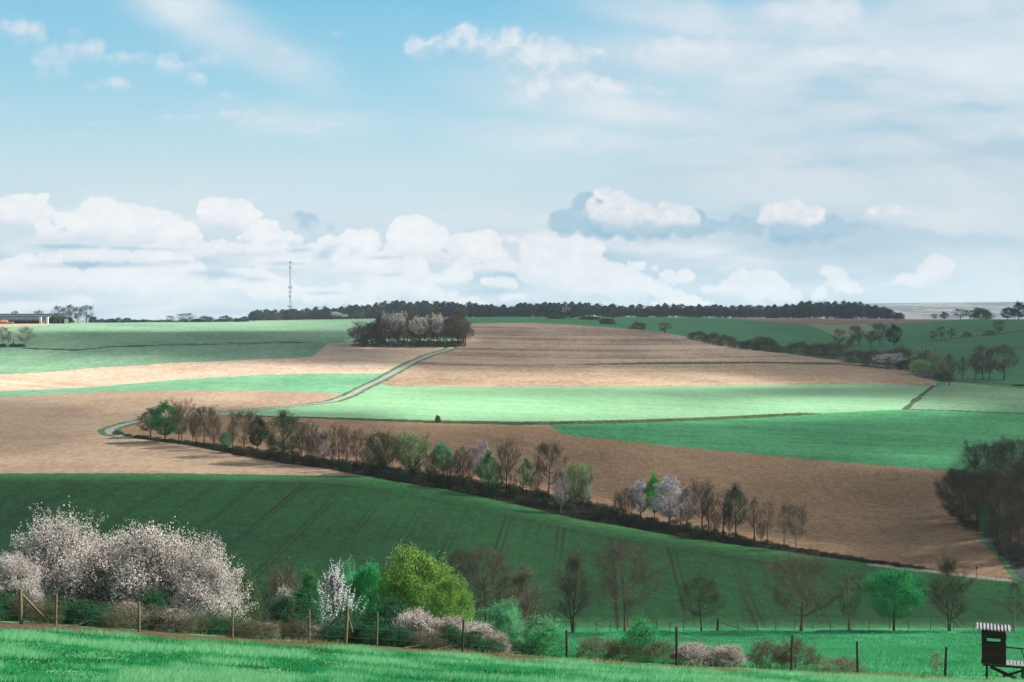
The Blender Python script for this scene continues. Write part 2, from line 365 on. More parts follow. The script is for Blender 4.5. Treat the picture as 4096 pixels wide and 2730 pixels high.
PATH = [(3500,2258),(3600,2271),(3700,2283),(3800,2294),(3900,2306),(4000,2317),(4100,2328),(4400,2360)]
LANE = [(3960,2140),(4020,2195),(4060,2240),(4110,2300),(4180,2370)]
BAULK = [(2178,1459),(2300,1458),(2600,1453),(3072,1450),(3333,1455),(3450,1463),(3572,1474)]
FID = {n: i for i, n in enumerate(['meadow','foreground_grass','soil_bank','crop_field','ditch','mid_field','right_field','bright_field','grass_bank','stubble_field','ploughed_field','pale_field','left_field','left_ploughed','left_strip','upper_field','yard','far_field','far_ploughed','road','path','verge','distant_hills','pasture','lane'])}

def to_world(pl, dens=6, ymin=34):
    out = []
    for (x0, y0), (x1, y1) in zip(pl[:-1], pl[1:]):
        for k in range(dens):
            t = k/dens; sx, sy = x0+(x1-x0)*t, y0+(y1-y0)*t; d = cast(sx, sy, ymin); out.append(((sx/4-512)/F*d, d))
    return out
ROADW = to_world(ROAD, 4); PATHW = to_world(PATH, 3, 195); BAULKW = to_world(BAULK, 4, 400); BANKA = to_world([(110,1393),(305,1400),(435,1388),(653,1381),(1024,1374),(1310,1367)], 4, 400); BANKB = to_world([(435,1386),(800,1372),(1024,1370),(1250,1366)], 3, 400); BANKC = to_world([(3735,1543),(3680,1585),(3620,1637),(3800,1642),(4096,1654),(4300,1662)], 3, 400); BANKD = to_world([(3720,1366),(3860,1348),(4000,1336),(4096,1322),(4200,1312)], 3, 900); BANKE = to_world([(3072,1289),(3200,1296),(3330,1297),(3480,1295)], 3, 900); BANKF = to_world([(3790,1524),(3950,1530),(4096,1540),(4300,1550)], 3, 610); LANEW = to_world(LANE, 3, 195)

def classify(x, y, v):
    """x, y world, v = row (src px) of the cell"""
    sx = (512+F*x/y)*4; sy = v*4
    f = np.full(x.shape, FID['upper_field'])
    px = sx/4; fy = fence_y(px)
    n = FID
    far = y > 190
    def setp(name, poly, lo=195, hi=99999):
        f[inpoly(sx, sy, poly) & (y > lo) & (y < hi)] = n[name]
    f[(sx > 1852) & far] = n['far_field']
    # left block
    setp('left_field', [(-900,1590),(0,1588),(400,1567),(700,1560),(1024,1562),(1330,1572),(1400,1576),(1330,1607),(1024,1638),(850,1652),(600,1678),(436,1722),(440,1741),(504,1748),(748,1781),(966,1824),(1140,1855),(1314,1876),(1424,1898),(1500,1914),(1400,1905),(700,1893),(-900,1893)])
    setp('left_strip', [(-900,1575),(0,1565),(350,1550),(700,1519),(1024,1500),(1300,1494),(1560,1492),(1400,1576),(1330,1572),(1024,1562),(700,1560),(400,1567),(0,1588),(-900,1590)])
    setp('left_ploughed', [(-900,1500),(0,1498),(180,1490),(400,1470),(700,1452),(1024,1438),(1250,1427),(1312,1374),(1420,1372),(1600,1380),(1800,1386),(1790,1402),(1720,1419),(1655,1447),(1560,1493),(1300,1494),(1024,1500),(700,1519),(350,1550),(0,1565),(-900,1575)])
    # middle
    m = (sy < C2(sx)) & (sy >= np.where(sx < 2195, C3(sx), RG(sx))) & (sx > 436) & far & ((sx > 853) | (sy > np.interp(sx, [436,520,650,853],[1722,1694,1672,1655]))); f[m] = n['mid_field']
    setp('right_field', [(2190,1694),(2500,1688),(2800,1678),(3072,1665),(3200,1656),(3620,1637),(4096,1650),(5000,1690),(5000,1950),(4096,1900),(3780,1880),(3650,1872),(3400,1852),(3100,1825),(2800,1795),(2500,1765),(2285,1742),(2250,1735),(2200,1700)])
    setp('bright_field', [(853,1655),(957,1644),(1111,1631),(1242,1618),(1329,1607),(1394,1585),(1459,1550),(1524,1536),(1560,1545),(1800,1547),(2048,1548),(2600,1546),(3072,1540),(3500,1538),(3745,1542),(3620,1637),(3200,1658),(3072,1665),(2800,1678),(2500,1688),(2200,1694),(2048,1697),(1700,1690),(1500,1683),(1300,1676),(1100,1668),(1024,1660)], 195, 700)
    setp('pasture', [(3620,1637),(3745,1542),(3805,1526),(4096,1557),(4500,1600),(5000,1660),(5000,1690),(4096,1650)], 195, 660)
    setp('ploughed_field', [(1806,1392),(1822,1375),(1848,1345),(1855,1296),(1900,1293),(2048,1292),(2200,1289),(2400,1289),(2526,1306),(2744,1346),(3072,1408),(3300,1428),(3580,1468),(3760,1530),(3745,1542),(3500,1538),(3072,1540),(2600,1546),(2048,1548),(1800,1547),(1560,1545),(1530,1530),(1590,1490),(1655,1450),(1730,1420),(1785,1404)], 195, 1080)
    setp('stubble_field', [(1640,1462),(1800,1464),(2178,1461),(2600,1456),(3072,1453),(3333,1458),(3572,1476),(3740,1528),(3745,1542),(3500,1538),(3072,1540),(2600,1546),(2048,1548),(1800,1547),(1560,1545),(1530,1530),(1590,1490)], 195, 1080)
    f[m & (sy < 1745) & (sx > 2200) & (sy < RG(sx))] = n['right_field']
    cid = (y > 190) & (sy > C1(sx)) ; f[cid] = n['crop_field']
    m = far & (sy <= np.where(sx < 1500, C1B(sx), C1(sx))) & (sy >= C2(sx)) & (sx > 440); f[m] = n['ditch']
    m = far & (np.abs(sy-STRIP(sx)) < np.interp(sx, [1024,1350,2048,3200,3300],[2,4,7,6,0])) & (sx > 1024) & (sx < 3300) & (y < 620) & (sy > 1600); f[m] = n['grass_bank']
    # far right
    setp('far_ploughed', [(2930,1268),(3072,1268),(3600,1270),(3900,1268),(3820,1280),(3700,1288),(3600,1293),(3450,1296),(3300,1298),(3180,1296),(3072,1288),(2975,1279)], 900, 2200)
    setp('pale_field', [(3230,1297),(3480,1297),(3500,1320),(3440,1340),(3350,1352),(3310,1330)], 900, 1600)
    setp('yard', [(-600,1280),(0,1283),(190,1290),(215,1295),(120,1306),(0,1309),(-600,1316)], 500, 1600)
    f[(y > 2300)] = n['distant_hills']
    # near ground
    near = y <= 190
    f[near] = n['meadow']
    f[near & (y < fy+1.6)] = n['soil_bank']
    edge = fy-soilw(px) + 0.9*(fbm(x*0.7, y*0.7, 3, 3)-0.5)
    f[near & (y < edge)] = n['foreground_grass']
    # baulk, verge, road in metres
    db = polydist(x, y, BAULKW); f[(db < 4.5*np.clip((sx-2150)/400, 0.2, 1)) & far] = n['grass_bank']
    dr = polydist(x, y, ROADW)
    gr = (dr < 2.7+1.6*fbm(x/6, y/6, 5)) & far & (sy > 1380); f[gr] = n['verge']
    wr = np.interp(y, [420, 460, 800], [1.3, 1.4, 1.7])
    f[(dr < wr) & far] = n['road']
    dp = polydist(x, y, PATHW); f[(dp < 1.5) & far] = n['path']
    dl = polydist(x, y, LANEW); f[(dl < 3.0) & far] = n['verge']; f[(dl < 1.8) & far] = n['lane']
    for pl, ww in ((BANKA, 3.2), (BANKB, 2.0), (BANKC, 1.3), (BANKD, 3.0), (BANKE, 2.5), (BANKF, 3.5)):
        db = polydist(x, y, pl); f[(db < ww*(.6+.8*vnoise(x/9, y/9, 44))) & far] = n['grass_bank']
    return f

# ------------------------------------------------------------------ ground tone attributes
def tones(x, y, v):
    sx = (512+F*x/y)*4; sy = v*4
    t = 0.45*(fbm(x/2.5, y/5.0, 11, 5)-0.5)+0.5*(fbm(x/22.0, y/30.0, 13, 3)-0.5)                       # mottling
    t += 0.35*(fbm(x/45.0, y/60.0, 12, 3)-0.5)
    trk = np.zeros_like(x)
    # drill rows and tramlines of the crop field run roughly away from the viewer
    m = (sx-2370)/(np.maximum(sy, 1400)-958)
    HEAD = [(-400,1922),(400,1925),(650,1921),(1024,1925),(1300,1934),(1500,1955),(1700,1990),(1900,2032),(2100,2077),(2400,2142),(2700,2192),(3000,2238),(3300,2288),(3700,2360),(4200,2440)]
    hd = curve(HEAD); crop = (y > 190) & (sy > C1(sx))
    below = sy > hd(sx)
    frac = (m*5.6+0.37*fbm(m*3, sy*0+1, 4)) % 1
    w = 0.014+0.012*vnoise(np.floor(m*5.6), sy*0, 9)+0.012*np.clip(m-.1, 0, 1)
    tram = np.exp(-((frac-0.5)/w)**2)+0.8*np.exp(-((frac-0.62)/w)**2)
    vis = np.clip((vnoise(np.floor(m*5.6), sy/140.0, 8)-0.25)*2.2, 0.1, 1)
    trk = np.where(crop & below, tram*vis*1.0, 0)
    dh = np.minimum(np.abs(sy-hd(sx)), np.abs(sy-hd(sx)-8-3*np.sin(sx/300)))
    trk = np.where(crop, np.maximum(trk, 0.75*np.exp(-(dh/2.0)**2)*np.clip(vnoise(sx/90, sx*0, 6)*1.7, 0, 1)), trk)
    low = np.abs(sy-(2462+0.000006*(sx-2800)**2)); trk = np.where(crop & (sx > 1900), np.maximum(trk, .6*np.exp(-(low/2.2)**2)*vnoise(sx/70, sx*0, 16)), trk)
    trk = np.where(crop & below, trk+0.30*(vnoise(m*70, sy/300, 20)-0.35)+0.30*(vnoise(m*210, sy/140, 21)-0.4), trk)
    # right-hand green field and bright field: rows along the contour
    rows = (vnoise(sx/520.0, (sy-0.035*sx)/3.2, 31)-0.5)*0.8 + (vnoise(sx/900.0, (sy-0.05*sx)/8.0, 35)-0.5)*0.5
    ploughed_rows = (vnoise(sx/1400.0, (sy+0.00002*(sx-2500)**2)/9.0, 32)-0.5)*1.1 + (vnoise(sx/500.0, (sy+0.00002*(sx-2500)**2)/3.0, 33)-0.5)*0.7
    # furrow swing of the mid field towards the right end
    r = np.hypot((sx-3550)/1.0, (sy-1900)*2.1); swing = (vnoise(sx/400+sy/600, r/7.0, 36)-0.5)*1.0
    flat = (vnoise(sx/700, (sy-0.16*sx)/5.0, 37)-0.5)*0.8
    k = np.clip((sx-2900)/500, 0, 1); midr = flat*(1-k)+swing*k
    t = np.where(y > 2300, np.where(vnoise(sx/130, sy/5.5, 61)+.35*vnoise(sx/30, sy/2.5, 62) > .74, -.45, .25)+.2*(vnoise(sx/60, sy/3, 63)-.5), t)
    return t, trk, rows, ploughed_rows, midr

# ------------------------------------------------------------------ ground materials
def g_mat(name, c0, c1, c2=None, rowname=None, rowamp=0.5, fine=3.0, ctrk=None, noise_amp=1.0, bump=0.0, dark=None):
    def fn(t):
        P = OBJC(t); tone = ATTR(t, 'tone'); trk = ATTR(t, 'track')
        n = NOISE(PERPT(P, (1, 0.6, 1)), 1.0/fine, 5.0, 0.7)
        n3 = NOISE(PERPT(P, (1, 0.5, 1)), 0.45/fine, 3.0, 0.6)
        f = STEP(tone*noise_amp + ((n-0.5)*2.6 + (n3-0.5)*0.9)*noise_amp + 0.5, 0.02, 0.98)
        if rowname: f = M('ADD', f, ATTR(t, rowname)*rowamp, clamp=True)
        c = MIX(f, c0, c1)
        if c2: c = MIX(STEP(NOISE(P, 0.02, 3.0, 0.5), 0.5, 0.7), c, c2)
        if ctrk: c = MIX(M('MULTIPLY', trk, 1.0, clamp=True), c, ctrk)
        if dark:                                   # sparse clods or bare gaps
            c = MIX(STEP(NOISE(P, 1.0/fine*1.7, 3.0, 0.7), 0.56, 0.68)*0.6, c, dark)
        return c
    return material(name, fn, 0.95, 0.05)
GM = {
 'far_field': g_mat('far_green', (.035,.155,.068), (.065,.235,.105), None, 'rows', 0.3, 2.5),
 'lane': g_mat('shaded_lane', (.07,.075,.085), (.11,.115,.125), None, None, 0, 1.0),  # the lane's shade is put into this darker colour
 'meadow': g_mat('meadow_green', (.02,.19,.075), (.045,.30,.13), None, None, 0, 1.5, None, 1.0, dark=(.02,.07,.03)),
 'foreground_grass': g_mat('turf_green', (.02,.17,.06), (.07,.28,.11), None, None, 0, 0.7, None, 1.0, dark=(.025,.05,.02)),
 'soil_bank': g_mat('crumbly_soil', (.028,.018,.012), (.085,.052,.036), (.07,.065,.03), None, 0, 0.35, None, 1.5, dark=(.02,.016,.012)),
 'crop_field': g_mat('young_crop', (.036,.108,.040), (.056,.222,.078), None, None, 0, 0.9, (.05,.06,.035), 0.75),
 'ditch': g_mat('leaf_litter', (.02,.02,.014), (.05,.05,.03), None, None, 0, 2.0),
 'mid_field': g_mat('brown_soil', (.20,.125,.075), (.35,.24,.15), None, 'midr', 0.4, 0.9, None, 0.8),
 'right_field': g_mat('green_rows', (.035,.175,.072), (.08,.33,.15), None, 'rows', 0.7, 1.2, None, 0.7),
 'bright_field': g_mat('spring_crop', (.165,.35,.195), (.245,.45,.27), None, 'rows', 0.6, 2.0, None, 0.6),
 'grass_bank': g_mat('rough_grass', (.02,.055,.025), (.085,.11,.05), None, None, 0, 1.5, None, 1.6),
 'stubble_field': g_mat('stubble', (.26,.185,.125), (.44,.335,.24), None, 'prows', 0.45, 1.6),
 'ploughed_field': g_mat('grey_plough', (.18,.128,.095), (.40,.305,.24), None, 'prows', 1.0, 1.3),
 'pale_field': g_mat('pale_grass', (.18,.24,.13), (.25,.30,.17)),
 'left_field': g_mat('tan_soil', (.29,.205,.14), (.43,.33,.24), None, 'rows', 0.2, 1.2),
 'left_ploughed': g_mat('rose_plough', (.38,.28,.20), (.60,.48,.37), None, 'prows', 0.4, 1.6),
 'left_strip': g_mat('green_strip', (.12,.32,.18), (.20,.42,.26), None, 'rows', 0.4, 3.0),
 'upper_field': g_mat('upper_green', (.12,.25,.155), (.21,.36,.24), None, 'rows', 0.3, 2.5),
 'yard': g_mat('pale_yard', (.33,.27,.19), (.42,.35,.25)),
 'far_ploughed': g_mat('pink_plough', (.22,.15,.13), (.28,.19,.165), None, 'rows', 0.3),
 'road': g_mat('worn_asphalt', (.27,.26,.26), (.38,.36,.35), None, None, 0, 1.0),
 'path': g_mat('chalk_path', (.30,.27,.22), (.45,.41,.34), None, None, 0, 1.0),
 'verge': g_mat('verge_grass', (.04,.12,.05), (.10,.22,.10), None, None, 0, 1.5),
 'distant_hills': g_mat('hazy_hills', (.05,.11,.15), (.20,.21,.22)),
 'pasture': g_mat('dry_pasture', (.10,.24,.13), (.19,.31,.20), None, 'rows', 0.5, 2.0),
}
GM['distant_hills'] = material('far_hills', lambda t: MIX(STEP(ATTR(t, 'tone'), -.12, .05), (.002,.025,.045), MIX(STEP(ATTR(t, 'tone'), .1, .3), (.05,.075,.07), (.12,.12,.12))), .95, .05)  # dark strips carry the blue of distant haze in their colour
NAMES = {'far_field':'crop_field','lane':'road','meadow':'meadow','foreground_grass':'grass_slope','soil_bank':'soil_bank','crop_field':'crop_field','ditch':'ditch','mid_field':'ploughed_field','right_field':'crop_field','bright_field':'crop_field','grass_bank':'grass_bank','stubble_field':'stubble_field','ploughed_field':'ploughed_field','pale_field':'crop_field','left_field':'ploughed_field','left_ploughed':'ploughed_field','left_strip':'crop_field','upper_field':'crop_field','yard':'farm_yard','far_ploughed':'ploughed_field','road':'road','path':'path','verge':'verge','distant_hills':'hills','pasture':'meadow'}

def build_ground():
    # rows dense where the ground is seen, columns dense inside the view
    pxc = np.concatenate([np.linspace(-880, -60, 50), np.linspace(-50, 1074, 1500), np.linspace(1084, 1900, 50)])
    yy = np.exp(np.linspace(math.log(34), math.log(8990), 30000)); acc = np.zeros(len(yy))
    vs = np.array([vrow((p-512)/F*yy, yy) for p in (0, 200, 400, 512, 640, 768, 896, 1024)])
    dv = np.abs(np.diff(vs, axis=1)).max(axis=0); dl = np.diff(np.log(yy))
    acc[1:] = np.cumsum(np.maximum(dv/0.62, dl/0.02))
    yr = np.interp(np.arange(0, acc[-1], 1.0), acc, yy)
    yr = np.concatenate([[-60, -20, 0, 10, 18, 24, 29], yr, [9200, 9500]])
    X = (pxc[None, :]-512)/F*(np.maximum(yr, 30)[:, None]); Y = np.repeat(yr[:, None], len(pxc), 1)
    # let the coarse strip near the viewer be wide enough
    X = X + np.sign(pxc-512)[None, :]*np.where((pxc < -55) | (pxc > 1080), 1, 0)[None, :]*40
    Z = zrel(X, Y) + ZC
    V = np.column_stack([X.ravel(), Y.ravel(), Z.ravel()])
    nr, nc = X.shape
    ii = (np.arange(nr-1)[:, None]*nc+np.arange(nc-1)[None, :]).ravel()
    Q = np.column_stack([ii, ii+1, ii+nc+1, ii+nc])
    cx = V[Q].mean(axis=1); cy = np.maximum(cx[:, 1], 1)
    f = classify(cx[:, 0], cy, vrow(cx[:, 0], cy))
    yv = np.maximum(V[:, 1], 1)
    t, trk, rows, pr, midr = tones(V[:, 0], yv, vrow(V[:, 0], yv))
    # small real relief
    V[:, 2] += np.where(V[:, 1] > 195, 0.10, 0.04)*(fbm(V[:, 0]/3, V[:, 1]/3, 50, 3)-0.5)
    for name, k in FID.items():
        q = Q[f == k]
        if not len(q): continue
        used, inv = np.unique(q, return_inverse=True)
        at = {'tone': t[used], 'track': trk[used]}
        if name in ('right_field','bright_field','left_field','left_strip','upper_field','far_field','far_ploughed','pasture'): at['rows'] = rows[used]
        if name in ('ploughed_field','left_ploughed','stubble_field'): at['prows'] = pr[used]
        if name == 'mid_field': at['midr'] = midr[used]
        me = mesh_np(NAMES[name], V[used], inv.reshape(q.shape), [GM[name]], None, at, True)
        tag(obj(NAMES[name], me), kind='structure')
    print('ground cells', len(Q))
build_ground()

# ------------------------------------------------------------------ the cloud deck overhead, unseen, shaped to light and shade the fields
def build_clouds():
    LX = [-900,0,500,1000,1400,1800,2300,2800,3300,3700,4096,5000]
    LV = [
     (1268,[.8,.9,1,.8,.45,.3,.2,.15,.08,.1,.1,.1]),
     (1300,[.8,.9,1,1,.6,.3,.25,.15,.08,.1,.1,.1]),
     (1314,[.9,1,1,1,.6,.3,.25,.15,.08,.08,.08,.1]),
     (1321,[.7,.75,.7,.7,.4,.3,.25,.15,.08,.08,.08,.1]),
     (1330,[.45,.4,.15,.12,.2,.25,.25,.15,.08,.08,.08,.1]),
     (1350,[.35,.3,.12,.12,.15,.2,.3,.15,.08,.06,.06,.1]),
     (1385,[.45,.4,.2,.08,.05,.25,.3,.3,.08,.06,.06,.1]),
     (1420,[.6,.55,.35,.12,.05,.25,.3,.33,.1,.06,.06,.1]),
     (1445,[.85,.85,.7,.3,.1,.25,.3,.3,.12,.06,.06,.1]),
     (1470,[1,1,1,.8,.6,.3,.35,.25,.12,.08,.08,.1]),
     (1490,[1,1,1,.95,.95,.5,.5,.35,.2,.08,.1,.1]),
     (1515,[1,1,.9,.75,.8,.75,.8,.6,.25,.08,.1,.1]),
     (1540,[.9,.9,.6,.6,.8,.75,.8,.7,.4,.12,.2,.2]),
     (1560,[.6,.6,.6,.8,.95,.6,.45,.35,.12,.08,.25,.3]),
     (1580,[.5,.5,.6,.9,1,.7,.5,.35,.22,.2,.3,.3]),
     (1605,[.42,.4,.5,.8,1,1,.8,.4,.75,.55,.28,.3]),
     (1630,[.36,.35,.42,.4,.75,1,1,.5,1,.9,.28,.3]),
     (1655,[.3,.3,.4,.25,.3,.95,.85,.6,.75,.5,.3,.3]),
     (1680,[.3,.3,.4,.25,.25,.6,.6,.45,.4,.35,.3,.3]),
     (1710,[.3,.33,.4,.25,.25,.35,.3,.3,.3,.28,.25,.2]),
     (1760,[.35,.36,.42,.3,.2,.2,.2,.3,.25,.25,0.28,.2]),
     (1830,[.4,.4,.42,.35,.18,.14,.17,.22,.25,.45,0.28,.2]),
     (1870,[.42,.42,.42,.4,.15,.12,.16,.22,.22,.4,0.28,.2]),
     (1893,[.42,.42,.42,.4,.12,.12,.15,.2,.15,.06,0.28,.2]),
     (1935,[.06,.06,.07,.06,.1,.12,.15,.2,.12,.04,0.28,.1]),
     (2050,[.04,.04,.05,.05,.08,.12,.16,.15,.1,.03,0.28,.1]),
     (2200,[.04,.04,.04,.05,.07,.08,.1,.1,.08,.05,0.28,.1]),
     (2450,[.05,.05,.05,.06,.08,.10,.1,.1,.08,.08,.05,.1]),
     (2530,[.1,.1,.1,.1,.1,.12,.15,.15,.15,.15,.15,.1])]
    rv = np.array([r[0] for r in LV], float); tab = np.array([r[1] for r in LV])
    px = np.concatenate([np.linspace(-900, -80, 10), np.linspace(-40, 1064, 150), np.linspace(1100, 1700, 8)])
    ys = np.exp(np.linspace(math.log(36), math.log(1950), 260))
    X = (px[None, :]-512)/F*ys[:, None]; Y = np.repeat(ys[:, None], len(px), 1)
    zr = zrel(X, Y); v = (H-F*zr/Y)*4; sx = np.repeat((px*4)[None, :], len(ys), 0)
    # cells behind a crest take the row of the crest
    v = np.minimum.accumulate(np.where(Y > 195, v, 2530.0), axis=0)
    # look up
    ri = np.clip(np.searchsorted(rv, v.ravel())-1, 0, len(rv)-2); rt = np.clip((v.ravel()-rv[ri])/(rv[ri+1]-rv[ri]), 0, 1)
    LXa = np.array(LX, float); ci = np.clip(np.searchsorted(LXa, sx.ravel())-1, 0, len(LX)-2); ct = np.clip((sx.ravel()-LXa[ci])/(LXa[ci+1]-LXa[ci]), 0, 1)
    ct = ct*ct*(3-2*ct)
    lit = (tab[ri, ci]*(1-ct)+tab[ri, ci+1]*ct)*(1-rt)+(tab[ri+1, ci]*(1-ct)+tab[ri+1, ci+1]*ct)*rt
    lit = lit.reshape(X.shape)
    lit = np.where((sx > 1440) & (sx < 1900) & (Y > 775) & (Y < 850), np.maximum(lit, .5), lit); lit = np.where((sx > 960) & (Y > 1640), np.maximum(lit, .6), lit); lit = np.where((sx > 3800) & (Y > 250) & (Y < 330), np.maximum(lit, .35), lit)  # gaps added to brighten the copse, skyline wood and right-hand wood
    fy = fence_y(px)[None, :]
    nl = np.where(Y < fy+14, 1.0, 0.72); nl = np.where(Y > 160, np.interp(Y, [160, 172, 190, 201], [.72, .42, .42, .07]), nl)
    em = np.clip(1-np.abs(px[None, :]-893)/38, 0, 1)*2; nl = np.where((Y > 150) & (Y < 192), np.maximum(nl, np.clip(em, 0, 1)), nl)  # gap added over the emerald tree to brighten it
    lit = np.where(Y < 205, np.maximum(nl, 0.05), lit)
    lit = np.where(lit > .4, lit**.75, lit*.92)
    vv = v; hb = (vv < C1(sx)+16) & (vv > C2(sx)-26) & (sx > 560) & (sx < 3350); lit = np.where(hb, np.maximum(lit, .42), lit)  # gap added along the ditch row to brighten its trees
    lit = np.clip(lit*(1+0.3*(fbm(X/60, Y/90, 70, 4)-0.5)), 0.015, 1)
    ALT = 640.0
    k = (ALT-zr)/SD[2]
    CX, CY = X+SD[0]*k, Y+SD[1]*k
    al = 1-np.sqrt(lit)
    bil = fbm(CX/70, CY/70, 80, 4)
    T = 15+60*bil*al
    V = np.concatenate([np.column_stack([CX.ravel(), CY.ravel(), np.full(CX.size, ZC+ALT)]),
                        np.column_stack([(CX+SD[0]/SD[2]*T).ravel(), (CY+SD[1]/SD[2]*T).ravel(), (ZC+ALT+T).ravel()])])
    nr, nc = X.shape; ii = (np.arange(nr-1)[:, None]*nc+np.arange(nc-1)[None, :]).ravel()
    Q = np.column_stack([ii, ii+1, ii+nc+1, ii+nc]); Q = np.concatenate([Q[:, ::-1], Q+nr*nc])
    def fn(t):
        a = ATTR(t, 'thick')
        d = t.nodes.new('ShaderNodeBsdfTranslucent'); d.inputs[0].default_value = (.75, .78, .82, 1)
        d2 = t.nodes.new('ShaderNodeBsdfDiffuse'); d2.inputs[0].default_value = (.75, .78, .82, 1)
        mx = t.nodes.new('ShaderNodeMixShader'); mx.inputs[0].default_value = 0.93; t.links.new(d.outputs[0], mx.inputs[1]); t.links.new(d2.outputs[0], mx.inputs[2])
        tr = t.nodes.new('ShaderNodeBsdfTransparent')
        m2 = t.nodes.new('ShaderNodeMixShader'); put(m2.inputs[0], a); t.links.new(tr.outputs[0], m2.inputs[1]); t.links.new(mx.outputs[0], m2.inputs[2])
        return m2.outputs[0]
    me = mesh_np('shading_cloud', V, Q, [material('shading_deck', fn)], None, {'thick': np.concatenate([al.ravel(), al.ravel()])}, True)
    tag(obj('shading_cloud', me), kind='structure')
build_clouds()
def build_haze():
    z0, z1, xx, y0, y1 = -230.0, ZC+190.0, 9700.0, -90.0, 9700.0
    V = np.array([(a*xx, b, c) for c in (z0, z1) for b in (y0, y1) for a in (-1, 1)])
    Q = np.array([(0,1,3,2),(4,6,7,5),(0,4,5,1),(2,3,7,6),(0,2,6,4),(1,5,7,3)])
    Q = Q[:, ::-1]
    m = bpy.data.materials.new('air'); m.use_nodes = True; t = m.node_tree; t.nodes.clear()
    v = t.nodes.new('ShaderNodeVolumePrincipled'); v.inputs['Color'].default_value = (.72, .86, .95, 1); v.inputs['Density'].default_value = 8.0e-5; v.inputs['Anisotropy'].default_value = 0.2
    o = t.nodes.new('ShaderNodeOutputMaterial'); t.links.new(v.outputs[0], o.inputs['Volume'])
    tag(obj('haze', mesh_np('haze', V, Q, [m])), kind='stuff')
build_haze()
# ------------------------------------------------------------------ plants: generators
def tubes(polys, sides):
    V, Fq, o = [], [], 0
    for pts, rad in polys:
        pts = np.asarray(pts, float); n = len(pts)
        d = np.gradient(pts, axis=0); d /= np.linalg.norm(d, axis=1, keepdims=True)+1e-9
        a = np.cross(d, (0.31, 0.17, 0.93) if abs(d[0][2]) < .9 else (1, 0, 0)); a /= np.linalg.norm(a, axis=1, keepdims=True)+1e-9
        b = np.cross(d, a); th = np.arange(sides)*2*math.pi/sides
        ring = pts[:, None]+np.asarray(rad)[:, None, None]*(np.cos(th)[None, :, None]*a[:, None]+np.sin(th)[None, :, None]*b[:, None])
        V.append(ring.reshape(-1, 3))
        i = np.arange(n-1)[:, None]*sides; j = np.arange(sides)[None, :]; k = (j+1) % sides
        Fq.append(np.stack([i+j, i+k, i+k+sides, i+j+sides], -1).reshape(-1, 4)+o); o += n*sides
    if not V: return np.zeros((0, 3)), np.zeros((0, 4), int)
    return np.concatenate(V), np.concatenate(Fq)
def ribbons(p0, p1, w, R):
    d = p1-p0; a = np.cross(d, R.normal(size=d.shape)); a /= np.linalg.norm(a, axis=1, keepdims=True)+1e-9
    w = np.asarray(w).reshape(-1, 1) if np.ndim(w) else w
    V = np.stack([p0-a*w, p0+a*w, p1], 1).reshape(-1, 3); n = len(p0)
    return V, np.arange(3*n).reshape(-1, 3)
def quads(c, s, R, flat=0.0):
    n = len(c); a = R.normal(size=(n, 3)); a /= np.linalg.norm(a, axis=1, keepdims=True)
    b = R.normal(size=(n, 3)); b[:, 2] *= (1-flat); b = np.cross(a, b); b /= np.linalg.norm(b, axis=1, keepdims=True)+1e-9
    s = np.asarray(s).reshape(-1, 1)
    V = np.stack([c-a*s-b*s*.25, c-b*s*.8, c+a*s, c+b*s*.8], 1).reshape(-1, 3)
    return V, np.arange(4*n).reshape(-1, 4)
ENV = {
 'round': lambda t: max(0.0, 1-abs(2*t-1)**2.3)**.5,
 'oval': lambda t: max(0.0, 1-abs(2*t-.9)**2.0)**.6*.97,
 'vase': lambda t: max(0.05, (1-abs(1.5*t-.85)**2.4))**.6 if t < 1 else 0,
 'flat': lambda t: max(0.0, 1-max(0, t-.35)**2*2.2)**.5*min(1, .55+1.3*t),
 'cone': lambda t: max(0.0, 1-t)**.7*min(1, .4+4*t),
 'dome': lambda t: max(0.0, 1-t**2.2)**.5,
}
